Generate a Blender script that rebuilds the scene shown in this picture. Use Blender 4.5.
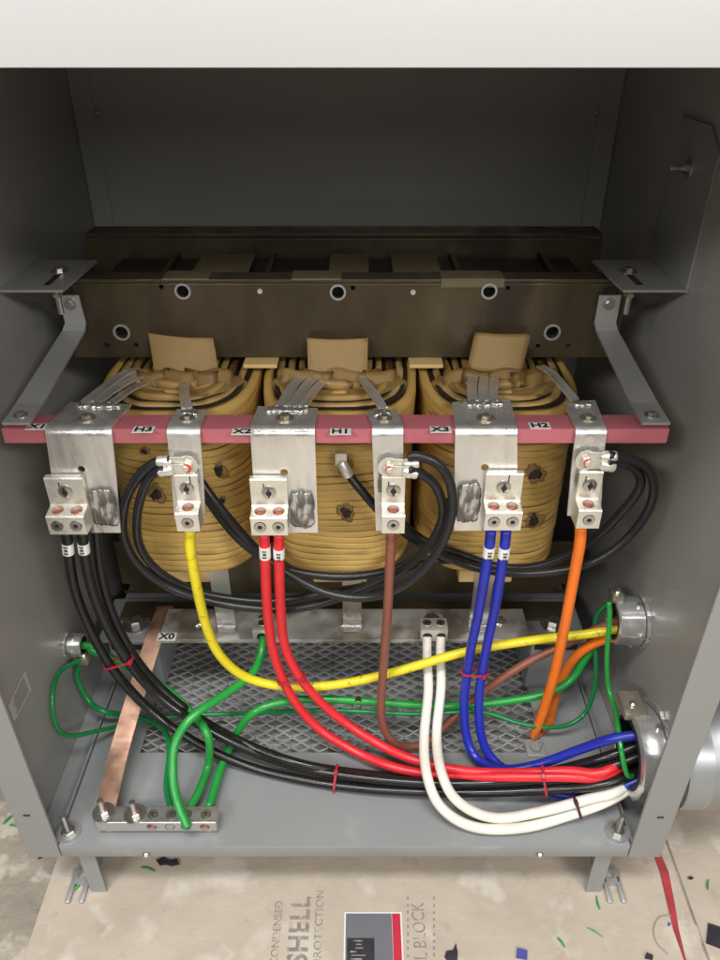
import bpy, bmesh, math, random
from mathutils import Vector, Matrix, noise
R = math.radians
random.seed(7)
for o in list(bpy.data.objects): bpy.data.objects.remove(o, do_unlink=True)
S = bpy.context.scene
COL = S.collection

# ------------------------------------------------------------------ camera, world, lamps, exposure
CAM = Vector((0.019, -0.525, 0.867)); PITCH = R(32.5); FPX = 740.0
cd = bpy.data.cameras.new('camera'); cam = bpy.data.objects.new('camera', cd); COL.objects.link(cam)
cam.location = CAM; cam.rotation_euler = (R(90) - PITCH, 0, 0)
cd.sensor_fit = 'VERTICAL'; cd.sensor_height = 36; cd.lens = 36 * FPX / 960
cd.clip_start = 0.02; cd.clip_end = 60
S.camera = cam
W = bpy.data.worlds.new('World'); S.world = W; W.use_nodes = True
nt = W.node_tree; bgn = nt.nodes['Background']
tc = nt.nodes.new('ShaderNodeTexCoord'); sx = nt.nodes.new('ShaderNodeSeparateXYZ'); rp = nt.nodes.new('ShaderNodeValToRGB')
nt.links.new(tc.outputs['Generated'], sx.inputs[0]); mr = nt.nodes.new('ShaderNodeMapRange')
mr.inputs[1].default_value = -1; mr.inputs[2].default_value = 1
nt.links.new(sx.outputs['Z'], mr.inputs[0]); nt.links.new(mr.outputs[0], rp.inputs[0]); nt.links.new(rp.outputs[0], bgn.inputs[0])
rp.color_ramp.elements[0].position = 0.35; rp.color_ramp.elements[0].color = (0.13, 0.115, 0.095, 1)
rp.color_ramp.elements[1].position = 0.75; rp.color_ramp.elements[1].color = (0.64, 0.62, 0.585, 1)
bgn.inputs[1].default_value = 0.18
def area(name, loc, target, sx_, sy_, power, col):
    l = bpy.data.lights.new(name, 'AREA'); l.shape = 'RECTANGLE'; l.size = sx_; l.size_y = sy_; l.energy = power; l.color = col
    o = bpy.data.objects.new(name, l); COL.objects.link(o); o.location = loc
    o.rotation_euler = (Vector(target) - Vector(loc)).to_track_quat('-Z', 'Y').to_euler(); return o
area('ceiling_lamp', (-0.15, -0.80, 2.50), (0, 0.1, 0.2), 1.3, 0.35, 50, (1, 0.985, 0.96))
area('ceiling_lamp', (-1.5, -2.2, 2.2), (0, 0.1, 0.3), 1.2, 0.3, 40, (1, 0.975, 0.935))
area('ceiling_lamp', (1.5, -2.2, 2.2), (0, 0.1, 0.3), 1.2, 0.3, 40, (1, 0.975, 0.935))
area('front_fill', (0.5, -3.3, 1.75), (0, 0.1, 0.3), 2.2, 0.8, 22, (1, 0.98, 0.94))  # unseen fill lamp, added to brighten the coils and side walls from the front
S.view_settings.view_transform = 'Standard'; S.view_settings.look = 'None'
S.view_settings.exposure = 0.0; S.view_settings.gamma = 1
S.render.resolution_x = 768; S.render.resolution_y = 1024

# ------------------------------------------------------------------ helpers
FW = Vector((0, math.cos(PITCH), -math.sin(PITCH))); UP = Vector((0, math.sin(PITCH), math.cos(PITCH))); RT = Vector((1, 0, 0))
def P(px, py, Y=None, z=None, X=None):          # where a photo pixel's ray meets a real plane
    d = FW + RT * ((px - 360) / FPX) - UP * ((py - 480) / FPX)
    if Y is not None: t = (Y - CAM.y) / d.y
    elif z is not None: t = (z - CAM.z) / d.z
    else: t = (X - CAM.x) / d.x
    return CAM + d * t

def nodes_of(m): return m.node_tree.nodes, m.node_tree.links
def mat(name, col, rough=0.5, metal=0.0, var=0.0, vscale=8.0, bump=0.0, bscale=60.0, stretch=(1, 1, 1), dark=None, dthr=0.62, dscale=6.0, rvar=0.0, coat=0.0, spec=0.5):
    m = bpy.data.materials.new(name); m.use_nodes = True; N, L = nodes_of(m); b = N['Principled BSDF']
    b.inputs['Base Color'].default_value = (*col, 1); b.inputs['Roughness'].default_value = rough; b.inputs['Metallic'].default_value = metal
    b.inputs['Coat Weight'].default_value = coat; b.inputs['Coat Roughness'].default_value = 0.2; b.inputs['Specular IOR Level'].default_value = spec
    tc = N.new('ShaderNodeTexCoord'); mp = N.new('ShaderNodeMapping'); mp.inputs['Scale'].default_value = stretch
    L.new(tc.outputs['Object'], mp.inputs[0]); last = None
    def nz(scale, det=5):
        n = N.new('ShaderNodeTexNoise'); n.inputs['Scale'].default_value = scale; n.inputs['Detail'].default_value = det; L.new(mp.outputs[0], n.inputs[0]); return n
    if var > 0:
        n = nz(vscale); r = N.new('ShaderNodeMapRange'); r.inputs[1].default_value = 0.25; r.inputs[2].default_value = 0.75
        r.inputs[3].default_value = 1 - var; r.inputs[4].default_value = 1 + var; L.new(n.outputs[0], r.inputs[0])
        v = N.new('ShaderNodeVectorMath'); v.operation = 'SCALE'; v.inputs[0].default_value = col; L.new(r.outputs[0], v.inputs['Scale']); last = v.outputs[0]
    if dark is not None:
        n = nz(dscale, 8); r = N.new('ShaderNodeMapRange'); r.inputs[1].default_value = dthr; r.inputs[2].default_value = dthr + 0.08; L.new(n.outputs[0], r.inputs[0])
        mx = N.new('ShaderNodeMix'); mx.data_type = 'RGBA'; mx.inputs[6].default_value = (*col, 1); mx.inputs[7].default_value = (*dark, 1)
        if last: L.new(last, mx.inputs[6])
        L.new(r.outputs[0], mx.inputs[0]); last = mx.outputs[2]
    if last: L.new(last, b.inputs['Base Color'])
    if rvar > 0:
        n = nz(vscale * 2.3); r = N.new('ShaderNodeMapRange'); r.inputs[1].default_value = 0.3; r.inputs[2].default_value = 0.7
        r.inputs[3].default_value = max(0.02, rough - rvar); r.inputs[4].default_value = rough + rvar; L.new(n.outputs[0], r.inputs[0]); L.new(r.outputs[0], b.inputs['Roughness'])
    if bump > 0:
        n = nz(bscale, 3); bp = N.new('ShaderNodeBump'); bp.inputs['Strength'].default_value = bump; bp.inputs['Distance'].default_value = 0.002
        L.new(n.outputs[0], bp.inputs['Height']); L.new(bp.outputs[0], b.inputs['Normal'])
    return m
M = {}
M['paint'] = mat('grey_paint', (0.27, 0.275, 0.27), 0.42, var=0.05, vscale=3, bump=0.06, bscale=350, rvar=0.06)
M['tray'] = mat('tray_paint', (0.265, 0.28, 0.285), 0.33, var=0.07, vscale=5, bump=0.06, bscale=300, rvar=0.08, dark=(0.33, 0.335, 0.335), dthr=0.63, dscale=9)
M['wall'] = mat('inner_paint', (0.32, 0.318, 0.308), 0.24, var=0.06, vscale=5, bump=0.12, bscale=260, rvar=0.03)
M['lid'] = mat('lit_lid_paint', (0.46, 0.46, 0.46), 0.4, var=0.015, vscale=3, bump=0.04, bscale=300)  # cabinet grey lightened: strong light on the lid put into its colour
M['alu'] = mat('aluminium', (0.82, 0.81, 0.79), 0.31, 0.8, var=0.16, vscale=20, stretch=(1, 1, 0.25), bump=0.2, bscale=160, rvar=0.14, dark=(0.58, 0.57, 0.55), dthr=0.6, dscale=17)
M['alu_rough'] = mat('scuffed_aluminium', (0.76, 0.755, 0.74), 0.36, 0.78, var=0.15, vscale=30, bump=0.35, bscale=90, rvar=0.15, dark=(0.05, 0.05, 0.045), dthr=0.6, dscale=22)
M['zinc'] = mat('zinc_strap', (0.46, 0.46, 0.455), 0.38, 0.45, var=0.08, vscale=10, bump=0.05, bscale=200, rvar=0.08)
M['steelpaint'] = mat('dull_plate', (0.30, 0.305, 0.305), 0.36, 0.2, var=0.06, vscale=8)
M['tin'] = mat('tinned_lug', (0.76, 0.735, 0.655), 0.34, 0.6, var=0.08, vscale=60, bump=0.12, bscale=300, rvar=0.08)
M['screw'] = mat('screw_steel', (0.55, 0.54, 0.51), 0.28, 0.95, var=0.15, vscale=100)
M['black'] = mat('socket_black', (0.012, 0.012, 0.012), 0.7)
M['copperend'] = mat('copper_strands', (0.40, 0.12, 0.07), 0.4, 0.6, var=0.4, vscale=300)
M['copper'] = mat('copper', (0.86, 0.53, 0.385), 0.34, 0.88, var=0.25, vscale=12, bump=0.1, bscale=60, rvar=0.12, dark=(0.50, 0.22, 0.13), dthr=0.54, dscale=16)
M['redbar'] = mat('red_board', (0.52, 0.15, 0.18), 0.40, var=0.16, vscale=26, bump=0.25, bscale=160, stretch=(0.12, 1, 1), dark=(0.30, 0.05, 0.06), dthr=0.66, dscale=9, rvar=0.1)
M['clamp'] = mat('clamp_steel', (0.080, 0.062, 0.034), 0.38, 0.35, var=0.45, vscale=9, stretch=(1.6, 1, 0.6), bump=0.35, bscale=40, rvar=0.1, dark=(0.05, 0.04, 0.027), dthr=0.6, dscale=5)
M['core'] = mat('core_steel', (0.03, 0.028, 0.024), 0.5, 0.3, var=0.3, vscale=20)
M['winding'] = mat('varnished_winding', (0.58, 0.385, 0.115), 0.38, var=0.2, vscale=7, stretch=(1, 1, 5), bump=0.3, bscale=38, rvar=0.12, dark=(0.36, 0.22, 0.07), dthr=0.60, dscale=9)
M['groove'] = mat('dark_varnish_line', (0.22, 0.125, 0.04), 0.45, var=0.5, vscale=40)
M['stain'] = mat('scorched_varnish', (0.27, 0.16, 0.055), 0.35, var=0.4, vscale=60, bump=0.4, bscale=90)
M['windtop'] = mat('winding_edges', (0.42, 0.26, 0.085), 0.4, var=0.3, vscale=20, bump=0.5, bscale=90, dark=(0.10, 0.05, 0.015), dthr=0.58, dscale=20)
M['windpaper'] = mat('crepe_paper', (0.52, 0.34, 0.125), 0.48, var=0.25, vscale=14, bump=0.4, bscale=70)
M['kraft'] = mat('kraft_paper', (0.66, 0.46, 0.205), 0.5, var=0.1, vscale=10, bump=0.15, bscale=80)
M['weld'] = mat('weld_bead', (0.9, 0.89, 0.87), 0.22, 0.9, bump=0.9, bscale=120)
M['foil'] = mat('lead_strip', (0.68, 0.67, 0.65), 0.36, 0.7, var=0.25, vscale=25, bump=0.3, bscale=90, rvar=0.1)
M['compound'] = mat('joint_compound', (0.24, 0.24, 0.23), 0.36, 0.75, var=0.7, vscale=120, bump=0.5, bscale=200, stretch=(1, 1, 0.4), dark=(0.62, 0.61, 0.59), dthr=0.48, dscale=110)
M['white'] = mat('label_white', (0.80, 0.79, 0.76), 0.5)
M['ink'] = mat('ink', (0.02, 0.02, 0.02), 0.5)
M['floorink'] = mat('floor_print', (0.27, 0.24, 0.22), 0.8, var=0.3, vscale=60, dark=(0.50, 0.43, 0.37), dthr=0.52, dscale=90)
M['mesh'] = mat('vent_mesh_metal', (0.55, 0.55, 0.54), 0.38, 0.35)
M['tape'] = mat('olive_tape', (0.17, 0.14, 0.08), 0.5, var=0.2)
M['pan'] = mat('dark_pan', (0.27, 0.275, 0.275), 0.45, var=0.15, vscale=9)
M['cast'] = mat('cast_zinc', (0.62, 0.62, 0.61), 0.3, 0.75, var=0.06, vscale=40, bump=0.06, bscale=140, rvar=0.05)
M['brasszinc'] = mat('plated_clamp', (0.50, 0.46, 0.38), 0.38, 0.85, var=0.2, vscale=60, bump=0.3, bscale=150)
M['conduit'] = mat('conduit_steel', (0.36, 0.375, 0.38), 0.40, 0.55, var=0.12, vscale=10, bump=0.1, bscale=60, rvar=0.1)
M['concrete'] = mat('concrete', (0.33, 0.29, 0.235), 0.75, var=0.3, vscale=11, bump=0.6, bscale=70, dark=(0.50, 0.46, 0.39), dthr=0.54, dscale=22)
M['sheet'] = mat('floor_paper', (0.50, 0.43, 0.35), 0.6, var=0.12, vscale=9, bump=0.7, bscale=26, dark=(0.60, 0.54, 0.46), dthr=0.55, dscale=13)
M['cardgrey'] = mat('card_grey', (0.17, 0.17, 0.19), 0.35, var=0.08)
M['cardred'] = mat('card_red', (0.55, 0.03, 0.06), 0.4)
M['redtape'] = mat('red_tape', (0.40, 0.05, 0.06), 0.5, var=0.3, vscale=40)
M['tie'] = mat('tie_plastic', (0.42, 0.02, 0.05), 0.35)
M['tiedark'] = mat('dark_tie_plastic', (0.07, 0.008, 0.014), 0.35)
M['redpen'] = mat('red_torque_mark', (0.70, 0.05, 0.05), 0.5)
M['debrisblack'] = mat('dark_chip', (0.03, 0.028, 0.035), 0.5, var=0.4, vscale=60)
M['debrisblue'] = mat('blue_chip', (0.08, 0.08, 0.32), 0.5)
def dirt(m, col, thr, scale, bumpd, bsc):
    N, L = nodes_of(m); b = N['Principled BSDF']; src = b.inputs['Base Color'].links[0].from_socket
    tc = N.new('ShaderNodeTexCoord'); n = N.new('ShaderNodeTexNoise'); n.inputs['Scale'].default_value = scale; n.inputs['Detail'].default_value = 10; n.inputs['Roughness'].default_value = 0.7; L.new(tc.outputs['Object'], n.inputs[0])
    r = N.new('ShaderNodeMapRange'); r.inputs[1].default_value = thr; r.inputs[2].default_value = thr + 0.12; r.inputs[4].default_value = 0.8; L.new(n.outputs[0], r.inputs[0])
    mx = N.new('ShaderNodeMix'); mx.data_type = 'RGBA'; mx.inputs[7].default_value = (*col, 1); L.new(src, mx.inputs[6]); L.new(r.outputs[0], mx.inputs[0]); L.new(mx.outputs[2], b.inputs['Base Color'])
    n2 = N.new('ShaderNodeTexNoise'); n2.inputs['Scale'].default_value = bsc; n2.inputs['Detail'].default_value = 8; n2.inputs['Distortion'].default_value = 0.15; L.new(tc.outputs['Object'], n2.inputs[0])
    bp = N.new('ShaderNodeBump'); bp.inputs['Strength'].default_value = 0.8; bp.inputs['Distance'].default_value = bumpd; L.new(n2.outputs[0], bp.inputs['Height']); L.new(bp.outputs[0], b.inputs['Normal'])
dirt(M['sheet'], (0.40, 0.32, 0.25), 0.57, 21, 0.006, 14)
dirt(M['concrete'], (0.20, 0.17, 0.13), 0.57, 40, 0.006, 45)
def jacket(name, col, rough=0.3): return mat(name, col, rough, var=0.1, vscale=22, bump=0.14, bscale=70, rvar=0.1)
M['c_black'] = jacket('black_jacket', (0.012, 0.012, 0.012), 0.26)
M['c_lead'] = mat('dull_black_jacket', (0.014, 0.0145, 0.017), 0.34, var=0.2, vscale=30, bump=0.15, bscale=150)
M['c_red'] = jacket('red_jacket', (0.70, 0.025, 0.035), 0.35)
M['c_blue'] = jacket('blue_jacket', (0.018, 0.03, 0.38), 0.3)
M['c_yellow'] = mat('yellow_jacket', (0.80, 0.66, 0.02), 0.33, var=0.05, vscale=18, dark=(0.42, 0.34, 0.02), dthr=0.60, dscale=110)
M['c_brown'] = jacket('brown_jacket', (0.24, 0.085, 0.055), 0.35)
M['c_orange'] = jacket('orange_jacket', (0.90, 0.20, 0.02), 0.33)
M['c_green'] = jacket('green_jacket', (0.02, 0.30, 0.05), 0.25)
M['c_dgreen'] = jacket('dark_green_jacket', (0.01, 0.20, 0.055), 0.25)
M['c_white'] = jacket('white_jacket', (0.80, 0.77, 0.69), 0.35)

ORG = {}
def prop(o, label=None, cat=None, group=None, kind=None):
    if label: o['label'] = label
    if cat: o['category'] = cat
    if group: o['group'] = group
    if kind: o['kind'] = kind
    return o
def thing(name, loc, label, cat, group=None):
    o = bpy.data.objects.new(name, None); o.empty_display_size = 0.02; COL.objects.link(o); o.location = loc
    ORG[o.name] = Vector(loc); return prop(o, label, cat, group)
def link(name, bm, m, parent=None, smooth=None):
    bmesh.ops.recalc_face_normals(bm, faces=bm.faces)
    xs = [v.co.copy() for v in bm.verts]
    lo = Vector((min(v.x for v in xs), min(v.y for v in xs), min(v.z for v in xs))); hi = Vector((max(v.x for v in xs), max(v.y for v in xs), max(v.z for v in xs)))
    c = Vector(((lo.x + hi.x) / 2, (lo.y + hi.y) / 2, lo.z))
    for v in bm.verts: v.co -= c
    me = bpy.data.meshes.new(name); bm.to_mesh(me); bm.free(); me.materials.append(M[m])
    if smooth is not None: me.shade_smooth() if smooth is True else me.set_sharp_from_angle(angle=R(smooth)) if False else None
    o = bpy.data.objects.new(name, me); COL.objects.link(o)
    if smooth is True:
        for p in me.polygons: p.use_smooth = True
    elif smooth is not None:
        for p in me.polygons: p.use_smooth = True
        me.set_sharp_from_angle(angle=R(smooth))
    if parent is not None:
        o.parent = parent; o.location = c - ORG[parent.name]
    else: o.location = c
    ORG[o.name] = c
    return o
def BM(): return bmesh.new()
def merge(bm, tmp, mtx=None):
    if mtx is not None: bmesh.ops.transform(tmp, matrix=mtx, verts=tmp.verts)
    me = bpy.data.meshes.new('t'); tmp.to_mesh(me); tmp.free(); bm.from_mesh(me); bpy.data.meshes.remove(me)
def box(bm, lo, hi, bevel=0.0, seg=2, mtx=None):
    lo = Vector(lo); hi = Vector(hi); t = BM(); bmesh.ops.create_cube(t, size=1)
    for v in t.verts: v.co = Vector(((lo[i] + hi[i]) / 2 + v.co[i] * (hi[i] - lo[i]) for i in range(3)))
    if bevel > 0: bmesh.ops.bevel(t, geom=list(t.edges), offset=bevel, segments=seg, profile=0.5, affect='EDGES')
    merge(bm, t, mtx); return bm
def axis_mtx(loc, d):
    d = Vector(d).normalized(); q = Vector((0, 0, 1)).rotation_difference(d); return Matrix.Translation(loc) @ q.to_matrix().to_4x4()
def lathe(bm, prof, loc, d, n=24, cap=True, rot=0.0):     # prof: list of (radius, height) along d
    t = BM(); rings = []
    for r, h in prof:
        rings.append([t.verts.new((r * math.cos(2 * math.pi * k / n + rot), r * math.sin(2 * math.pi * k / n + rot), h)) for k in range(n)])
    for a, b in zip(rings, rings[1:]):
        for k in range(n): t.faces.new((a[k], a[(k + 1) % n], b[(k + 1) % n], b[k]))
    if cap:
        t.faces.new(rings[0]); t.faces.new(rings[-1])
    merge(bm, t, axis_mtx(loc, d)); return bm
def ring(bm, r0, r1, h, loc, d, n=28):
    t = BM(); prof = [(r0, 0), (r1, 0), (r1, h), (r0, h)]; rings = []
    for r, z in prof: rings.append([t.verts.new((r * math.cos(2 * math.pi * k / n), r * math.sin(2 * math.pi * k / n), z)) for k in range(n)])
    for i in range(4):
        a, b = rings[i], rings[(i + 1) % 4]
        for k in range(n): t.faces.new((a[k], a[(k + 1) % n], b[(k + 1) % n], b[k]))
    merge(bm, t, axis_mtx(loc, d)); return bm
def hexhead(bm, r, h, loc, d, rot=0.0):
    return lathe(bm, [(r * 0.94, 0), (r, h * 0.12), (r, h * 0.85), (r * 0.86, h)], loc, d, 6, rot=rot)
def catmull(pts, n=10):
    pts = [Vector(p) for p in pts]; out = []
    P0 = [2 * pts[0] - pts[1]] + pts + [2 * pts[-1] - pts[-2]]
    for i in range(1, len(P0) - 2):
        a, b, c, d = P0[i - 1:i + 3]
        for k in range(n):
            t = k / n
            out.append(0.5 * ((2 * b) + (c - a) * t + (2 * a - 5 * b + 4 * c - d) * t * t + (3 * b - a - 3 * c + d) * t ** 3))
    out.append(pts[-1].copy())
    for _ in range(6):          # relax so the bends read as stiff wire
        out = [out[0]] + [(out[i - 1] + out[i] * 2 + out[i + 1]) / 4 for i in range(1, len(out) - 1)] + [out[-1]]
    return out
def tube(bm, path, r, n=14, cap=True, flat=1.0):
    rings = []; prev = None; T0 = None
    for i, p in enumerate(path):
        t = (path[min(i + 1, len(path) - 1)] - path[max(i - 1, 0)]).normalized()
        if prev is None:
            a = Vector((0, 0, 1)) if abs(t.z) < 0.9 else Vector((1, 0, 0)); u = t.cross(a).normalized()
        else: u = (prev - t * prev.dot(t)).normalized()
        prev = u; v = t.cross(u); rr = r(i / (len(path) - 1)) if callable(r) else r
        rings.append([bm.verts.new(p + (u * math.cos(2 * math.pi * k / n) + v * flat * math.sin(2 * math.pi * k / n)) * rr) for k in range(n)])
    for a, b in zip(rings, rings[1:]):
        for k in range(n): bm.faces.new((a[k], a[(k + 1) % n], b[(k + 1) % n], b[k]))
    if cap: bm.faces.new(rings[0]); bm.faces.new(rings[-1])
    return bm
def cutout(o, cutters):        # cutters: list of bmesh in world coordinates; applied for real
    for bmc in cutters:
        c0 = ORG[o.name]
        for v in bmc.verts: v.co -= c0
        bmesh.ops.recalc_face_normals(bmc, faces=bmc.faces)
        me = bpy.data.meshes.new('cut'); bmc.to_mesh(me); bmc.free(); co = bpy.data.objects.new('cut', me); COL.objects.link(co)
        loc = o.location.copy(); par = o.parent; o.parent = None; o.location = (0, 0, 0)
        md = o.modifiers.new('b', 'BOOLEAN'); md.operation = 'DIFFERENCE'; md.object = co; md.solver = 'EXACT'
        bpy.context.view_layer.update(); dg = bpy.context.evaluated_depsgraph_get()
        nm = bpy.data.meshes.new_from_object(o.evaluated_get(dg)); o.modifiers.clear(); old = o.data; o.data = nm; nm.name = old.name
        o.parent = par; o.location = loc; bpy.data.objects.remove(co); bpy.data.meshes.remove(me)
def cylcut(loc, d, r, h, n=24): return lathe(BM(), [(r, -h), (r, h)], loc, d, n)
def text(name, s, size, loc, xdir, normal, m, parent, ext=0.0003, sx=1.0, bold=0.0):
    cu = bpy.data.curves.new('txt', 'FONT'); cu.body = s; cu.size = size; cu.align_x = 'CENTER'; cu.align_y = 'CENTER'; cu.extrude = ext; cu.offset = bold; cu.resolution_u = 3; cu.space_character = 1.0 + bold * 130 * (size > 0.03)
    t = bpy.data.objects.new('txt', cu); COL.objects.link(t); bpy.context.view_layer.update()
    me = bpy.data.meshes.new_from_object(t.evaluated_get(bpy.context.evaluated_depsgraph_get())); bpy.data.objects.remove(t)
    x = Vector(xdir).normalized(); z = Vector(normal).normalized(); y = z.cross(x).normalized(); x = y.cross(z)
    mt = Matrix(((x.x * sx, y.x, z.x, loc[0]), (x.y * sx, y.y, z.y, loc[1]), (x.z * sx, y.z, z.z, loc[2]), (0, 0, 0, 1)))
    b = BM(); b.from_mesh(me); bpy.data.meshes.remove(me); bmesh.ops.transform(b, matrix=mt, verts=b.verts)
    return link(name, b, m, parent)
def patch(bm, c, n, r0, r1, h, seed=0, k=22, sq=False):      # irregular low blob lying on a face
    rnd = random.Random(seed); n = Vector(n).normalized(); u = n.orthogonal().normalized(); v = n.cross(u)
    if abs(n.y) > 0.7: u = Vector((1, 0, 0)); v = n.cross(u)
    ph = [rnd.uniform(0, 6.28) for _ in range(4)]
    def rad(a):
        if sq: return (abs(math.cos(a)) ** 6 + abs(math.sin(a)) ** 6) ** (-1 / 6) * (1 + 0.03 * math.sin(5 * a + ph[0]) + 0.03 * math.sin(9 * a + ph[1]) + 0.025 * math.sin(17 * a + ph[2]))
        return 1 + 0.16 * math.sin(2 * a + ph[0]) + 0.12 * math.sin(3 * a + ph[1]) + 0.09 * math.sin(7 * a + ph[2]) + 0.06 * math.sin(11 * a + ph[3])
    rings = []
    for s, hh in ((1, 0), (0.9, h * 0.7), (0.6, h), (0.25, h)):
        rings.append([bm.verts.new(Vector(c) + u * math.cos(a) * r0 * rad(a) * s + v * math.sin(a) * r1 * rad(a) * s + n * (hh * (0.7 + 0.6 * rnd.random()))) for a in [2 * math.pi * i / k for i in range(k)]])
    for a, b in zip(rings, rings[1:]):
        for i in range(k): bm.faces.new((a[i], a[(i + 1) % k], b[(i + 1) % k], b[i]))
    bm.faces.new(rings[0]); bm.faces.new(rings[-1]); return bm

# ------------------------------------------------------------------ setting
GZ = -0.12
b = BM(); box(b, (-9, -9, GZ - 0.05), (9, 9, GZ)); prop(link('floor', b, 'concrete'), 'bare concrete floor of the room', None, None, 'structure')

# protective paper
def sheet(name, pts, z, th, m, label, cat, res=40, seed=0, amp=0.0012):
    t = BM(); vs = [t.verts.new((x, y, z)) for x, y in pts]; f = t.faces.new(vs)
    r = bmesh.ops.extrude_face_region(t, geom=[f]); 
    for v in r['geom']:
        if isinstance(v, bmesh.types.BMVert): v.co.z += th
    return prop(link(name, t, m), label, cat)
def gxy(px, py, z=GZ): p = P(px, py, z=z); return (p.x, p.y)
l1 = gxy(58, 858); l2 = gxy(24, 960); dl = (l2[0] - l1[0]) / (l2[1] - l1[1])
r1 = gxy(662, 835); r2 = gxy(706, 960); dr = (r2[0] - r1[0]) / (r2[1] - r1[1])
YF, YB = -1.6, 1.4
PAP = sheet('protective_paper', [(l1[0] + dl * (YF - l1[1]), YF), (r1[0] + dr * (YF - r1[1]), YF), (r1[0] + dr * (YB - r1[1]), YB), (l1[0] + dl * (YB - l1[1]), YB)], GZ + 0.0005, 0.002, 'sheet',
      'beige printed protective paper sheet spread on floor under the cabinet', 'floor paper')
sheet('protective_paper', [(r1[0] + dr * (YF - r1[1]) + 0.004, YF), (2.6, YF), (2.6, YB), (r1[0] + dr * (YB - r1[1]) + 0.004, YB)], GZ + 0.0005, 0.0014, 'sheet',
      'plain beige paper sheet on the floor right of the cabinet, below the conduit', 'floor paper')
zt = GZ + 0.0026
def ftext(s, pxa, pya, size, sx=1.0, bold=0.0, name='printed_text'):
    x, y = gxy(pxa, pya, zt); text(name, s, size, (x, y, zt), (0, 1, 0), (0, 0, 1), 'floorink', PAP, 0.0002, sx, bold)
ftext('SHELL', 300, 930, 0.035, 0.80, 0.0010)
ftext('CONDENSED', 277, 932, 0.014, 0.92)
ftext('PROTECTION', 319, 926, 0.014, 1.05)
ftext('FL BLOCK', 420, 934, 0.024, 0.72)
for px_ in (408, 434):
    for k in range(9):
        x, y = gxy(px_, 898 + k * 7.2, zt); b = BM(); box(b, (x - 0.0011, y - 0.0032, zt), (x + 0.0011, y + 0.0008 + 0.002 * random.random(), zt + 0.0003)); link('faded_print', b, 'floorink', PAP)
# card
cx0, cy0 = gxy(346, 915); cx1, cy1 = gxy(400, 915)
cd0 = thing('paper_card', ((cx0 + cx1) / 2, cy0 - 0.06, zt), 'grey card with red right edge lying on the floor paper', 'card')
b = BM(); box(b, (cx0, cy0 - 0.115, zt), (cx1 - 0.011, cy0, zt + 0.0008)); link('panel', b, 'cardgrey', cd0)
b = BM(); box(b, (cx1 - 0.0105, cy0 - 0.115, zt), (cx1, cy0, zt + 0.0008)); link('stripe', b, 'cardred', cd0)
b = BM(); box(b, (cx0 - 0.002, cy0 - 0.117, zt - 0.0003), (cx1 + 0.002, cy0 + 0.002, zt + 0.0003)); link('sleeve', b, 'white', cd0)
b = BM(); box(b, (cx0 + 0.002, cy0 - 0.10, zt + 0.001), (cx0 + 0.036, cy0 - 0.030, zt + 0.0014)); pic = link('picture', b, 'debrisblack', cd0)
b = BM()
for i in range(9):
    y = cy0 - 0.034 - i * 0.0042; x0 = cx0 + 0.005 + random.random() * 0.008
    box(b, (x0, y, zt + 0.0015), (x0 + random.uniform(0.006, 0.02), y + 0.0012, zt + 0.0018))
link('print_lines', b, 'floorink', pic)

# ------------------------------------------------------------------ enclosure
XO, XW, XF, YBK = 0.392, 0.385, 0.352, 0.635
ENC = thing('transformer_cabinet', (0, 0.3, GZ), 'open grey steel transformer cabinet with its front cover removed, white-lit lid on top', 'cabinet')
for s, who in ((-1, 'left'), (1, 'right')):
    b = BM(); box(b, (min(s * XW, s * XO), 0.0032, -0.022), (max(s * XW, s * XO), YBK, 0.90)); w = link('side_panel', b, 'wall', ENC)
    b = BM(); box(b, (min(s * XF, s * XO), -0.0015, -0.0225), (max(s * XF, s * XO), 0.0028, 0.90), 0.0012); fl = link('front_flange', b, 'paint', ENC)
    cuts = []
    for py, px in ((814, 36), (655, 0)) if s < 0 else ((816, 650), (612, 712)):
        q = P(px, py, Y=0); q.x = s * 0.374
        b = BM(); box(b, (q.x - 0.004, -0.0026, q.z - 0.001), (q.x + 0.004, -0.0013, q.z + 0.0012), 0.0005); link('dimple', b, 'black', fl)
b = BM(); box(b, (-XO, YBK, -0.02), (XO, YBK + 0.004, 0.90)); bk = link('back_panel', b, 'wall', ENC)
for s in (-1, 1):
    b = BM(); box(b, (min(s * 0.355, s * 0.3845), YBK - 0.003, 0.0), (max(s * 0.355, s * 0.3845), YBK - 0.0005, 0.895), 0.001); link('corner_flange', b, 'wall', ENC)
    q = P(92 if s < 0 else 598, 113, Y=YBK - 0.003); q.x = s * 0.352; b = BM(); lathe(b, [(0.0035, 0), (0.0035, 0.003), (0.002, 0.004)], q, (0, -1, 0), 12); link('rivet', b, 'screw', bk)
# lid: folded sheet with a rolled top edge
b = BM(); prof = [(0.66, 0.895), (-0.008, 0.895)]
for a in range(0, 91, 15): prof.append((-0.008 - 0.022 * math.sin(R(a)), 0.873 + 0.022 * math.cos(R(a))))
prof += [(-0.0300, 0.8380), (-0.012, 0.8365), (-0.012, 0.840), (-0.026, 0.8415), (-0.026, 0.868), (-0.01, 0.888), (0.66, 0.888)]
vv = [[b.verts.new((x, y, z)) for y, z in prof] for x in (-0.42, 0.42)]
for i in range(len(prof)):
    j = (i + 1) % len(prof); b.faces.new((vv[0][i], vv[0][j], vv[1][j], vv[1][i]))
b.faces.new(vv[0]); b.faces.new(vv[1]); link('lid', b, 'lid', ENC, 40)
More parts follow.
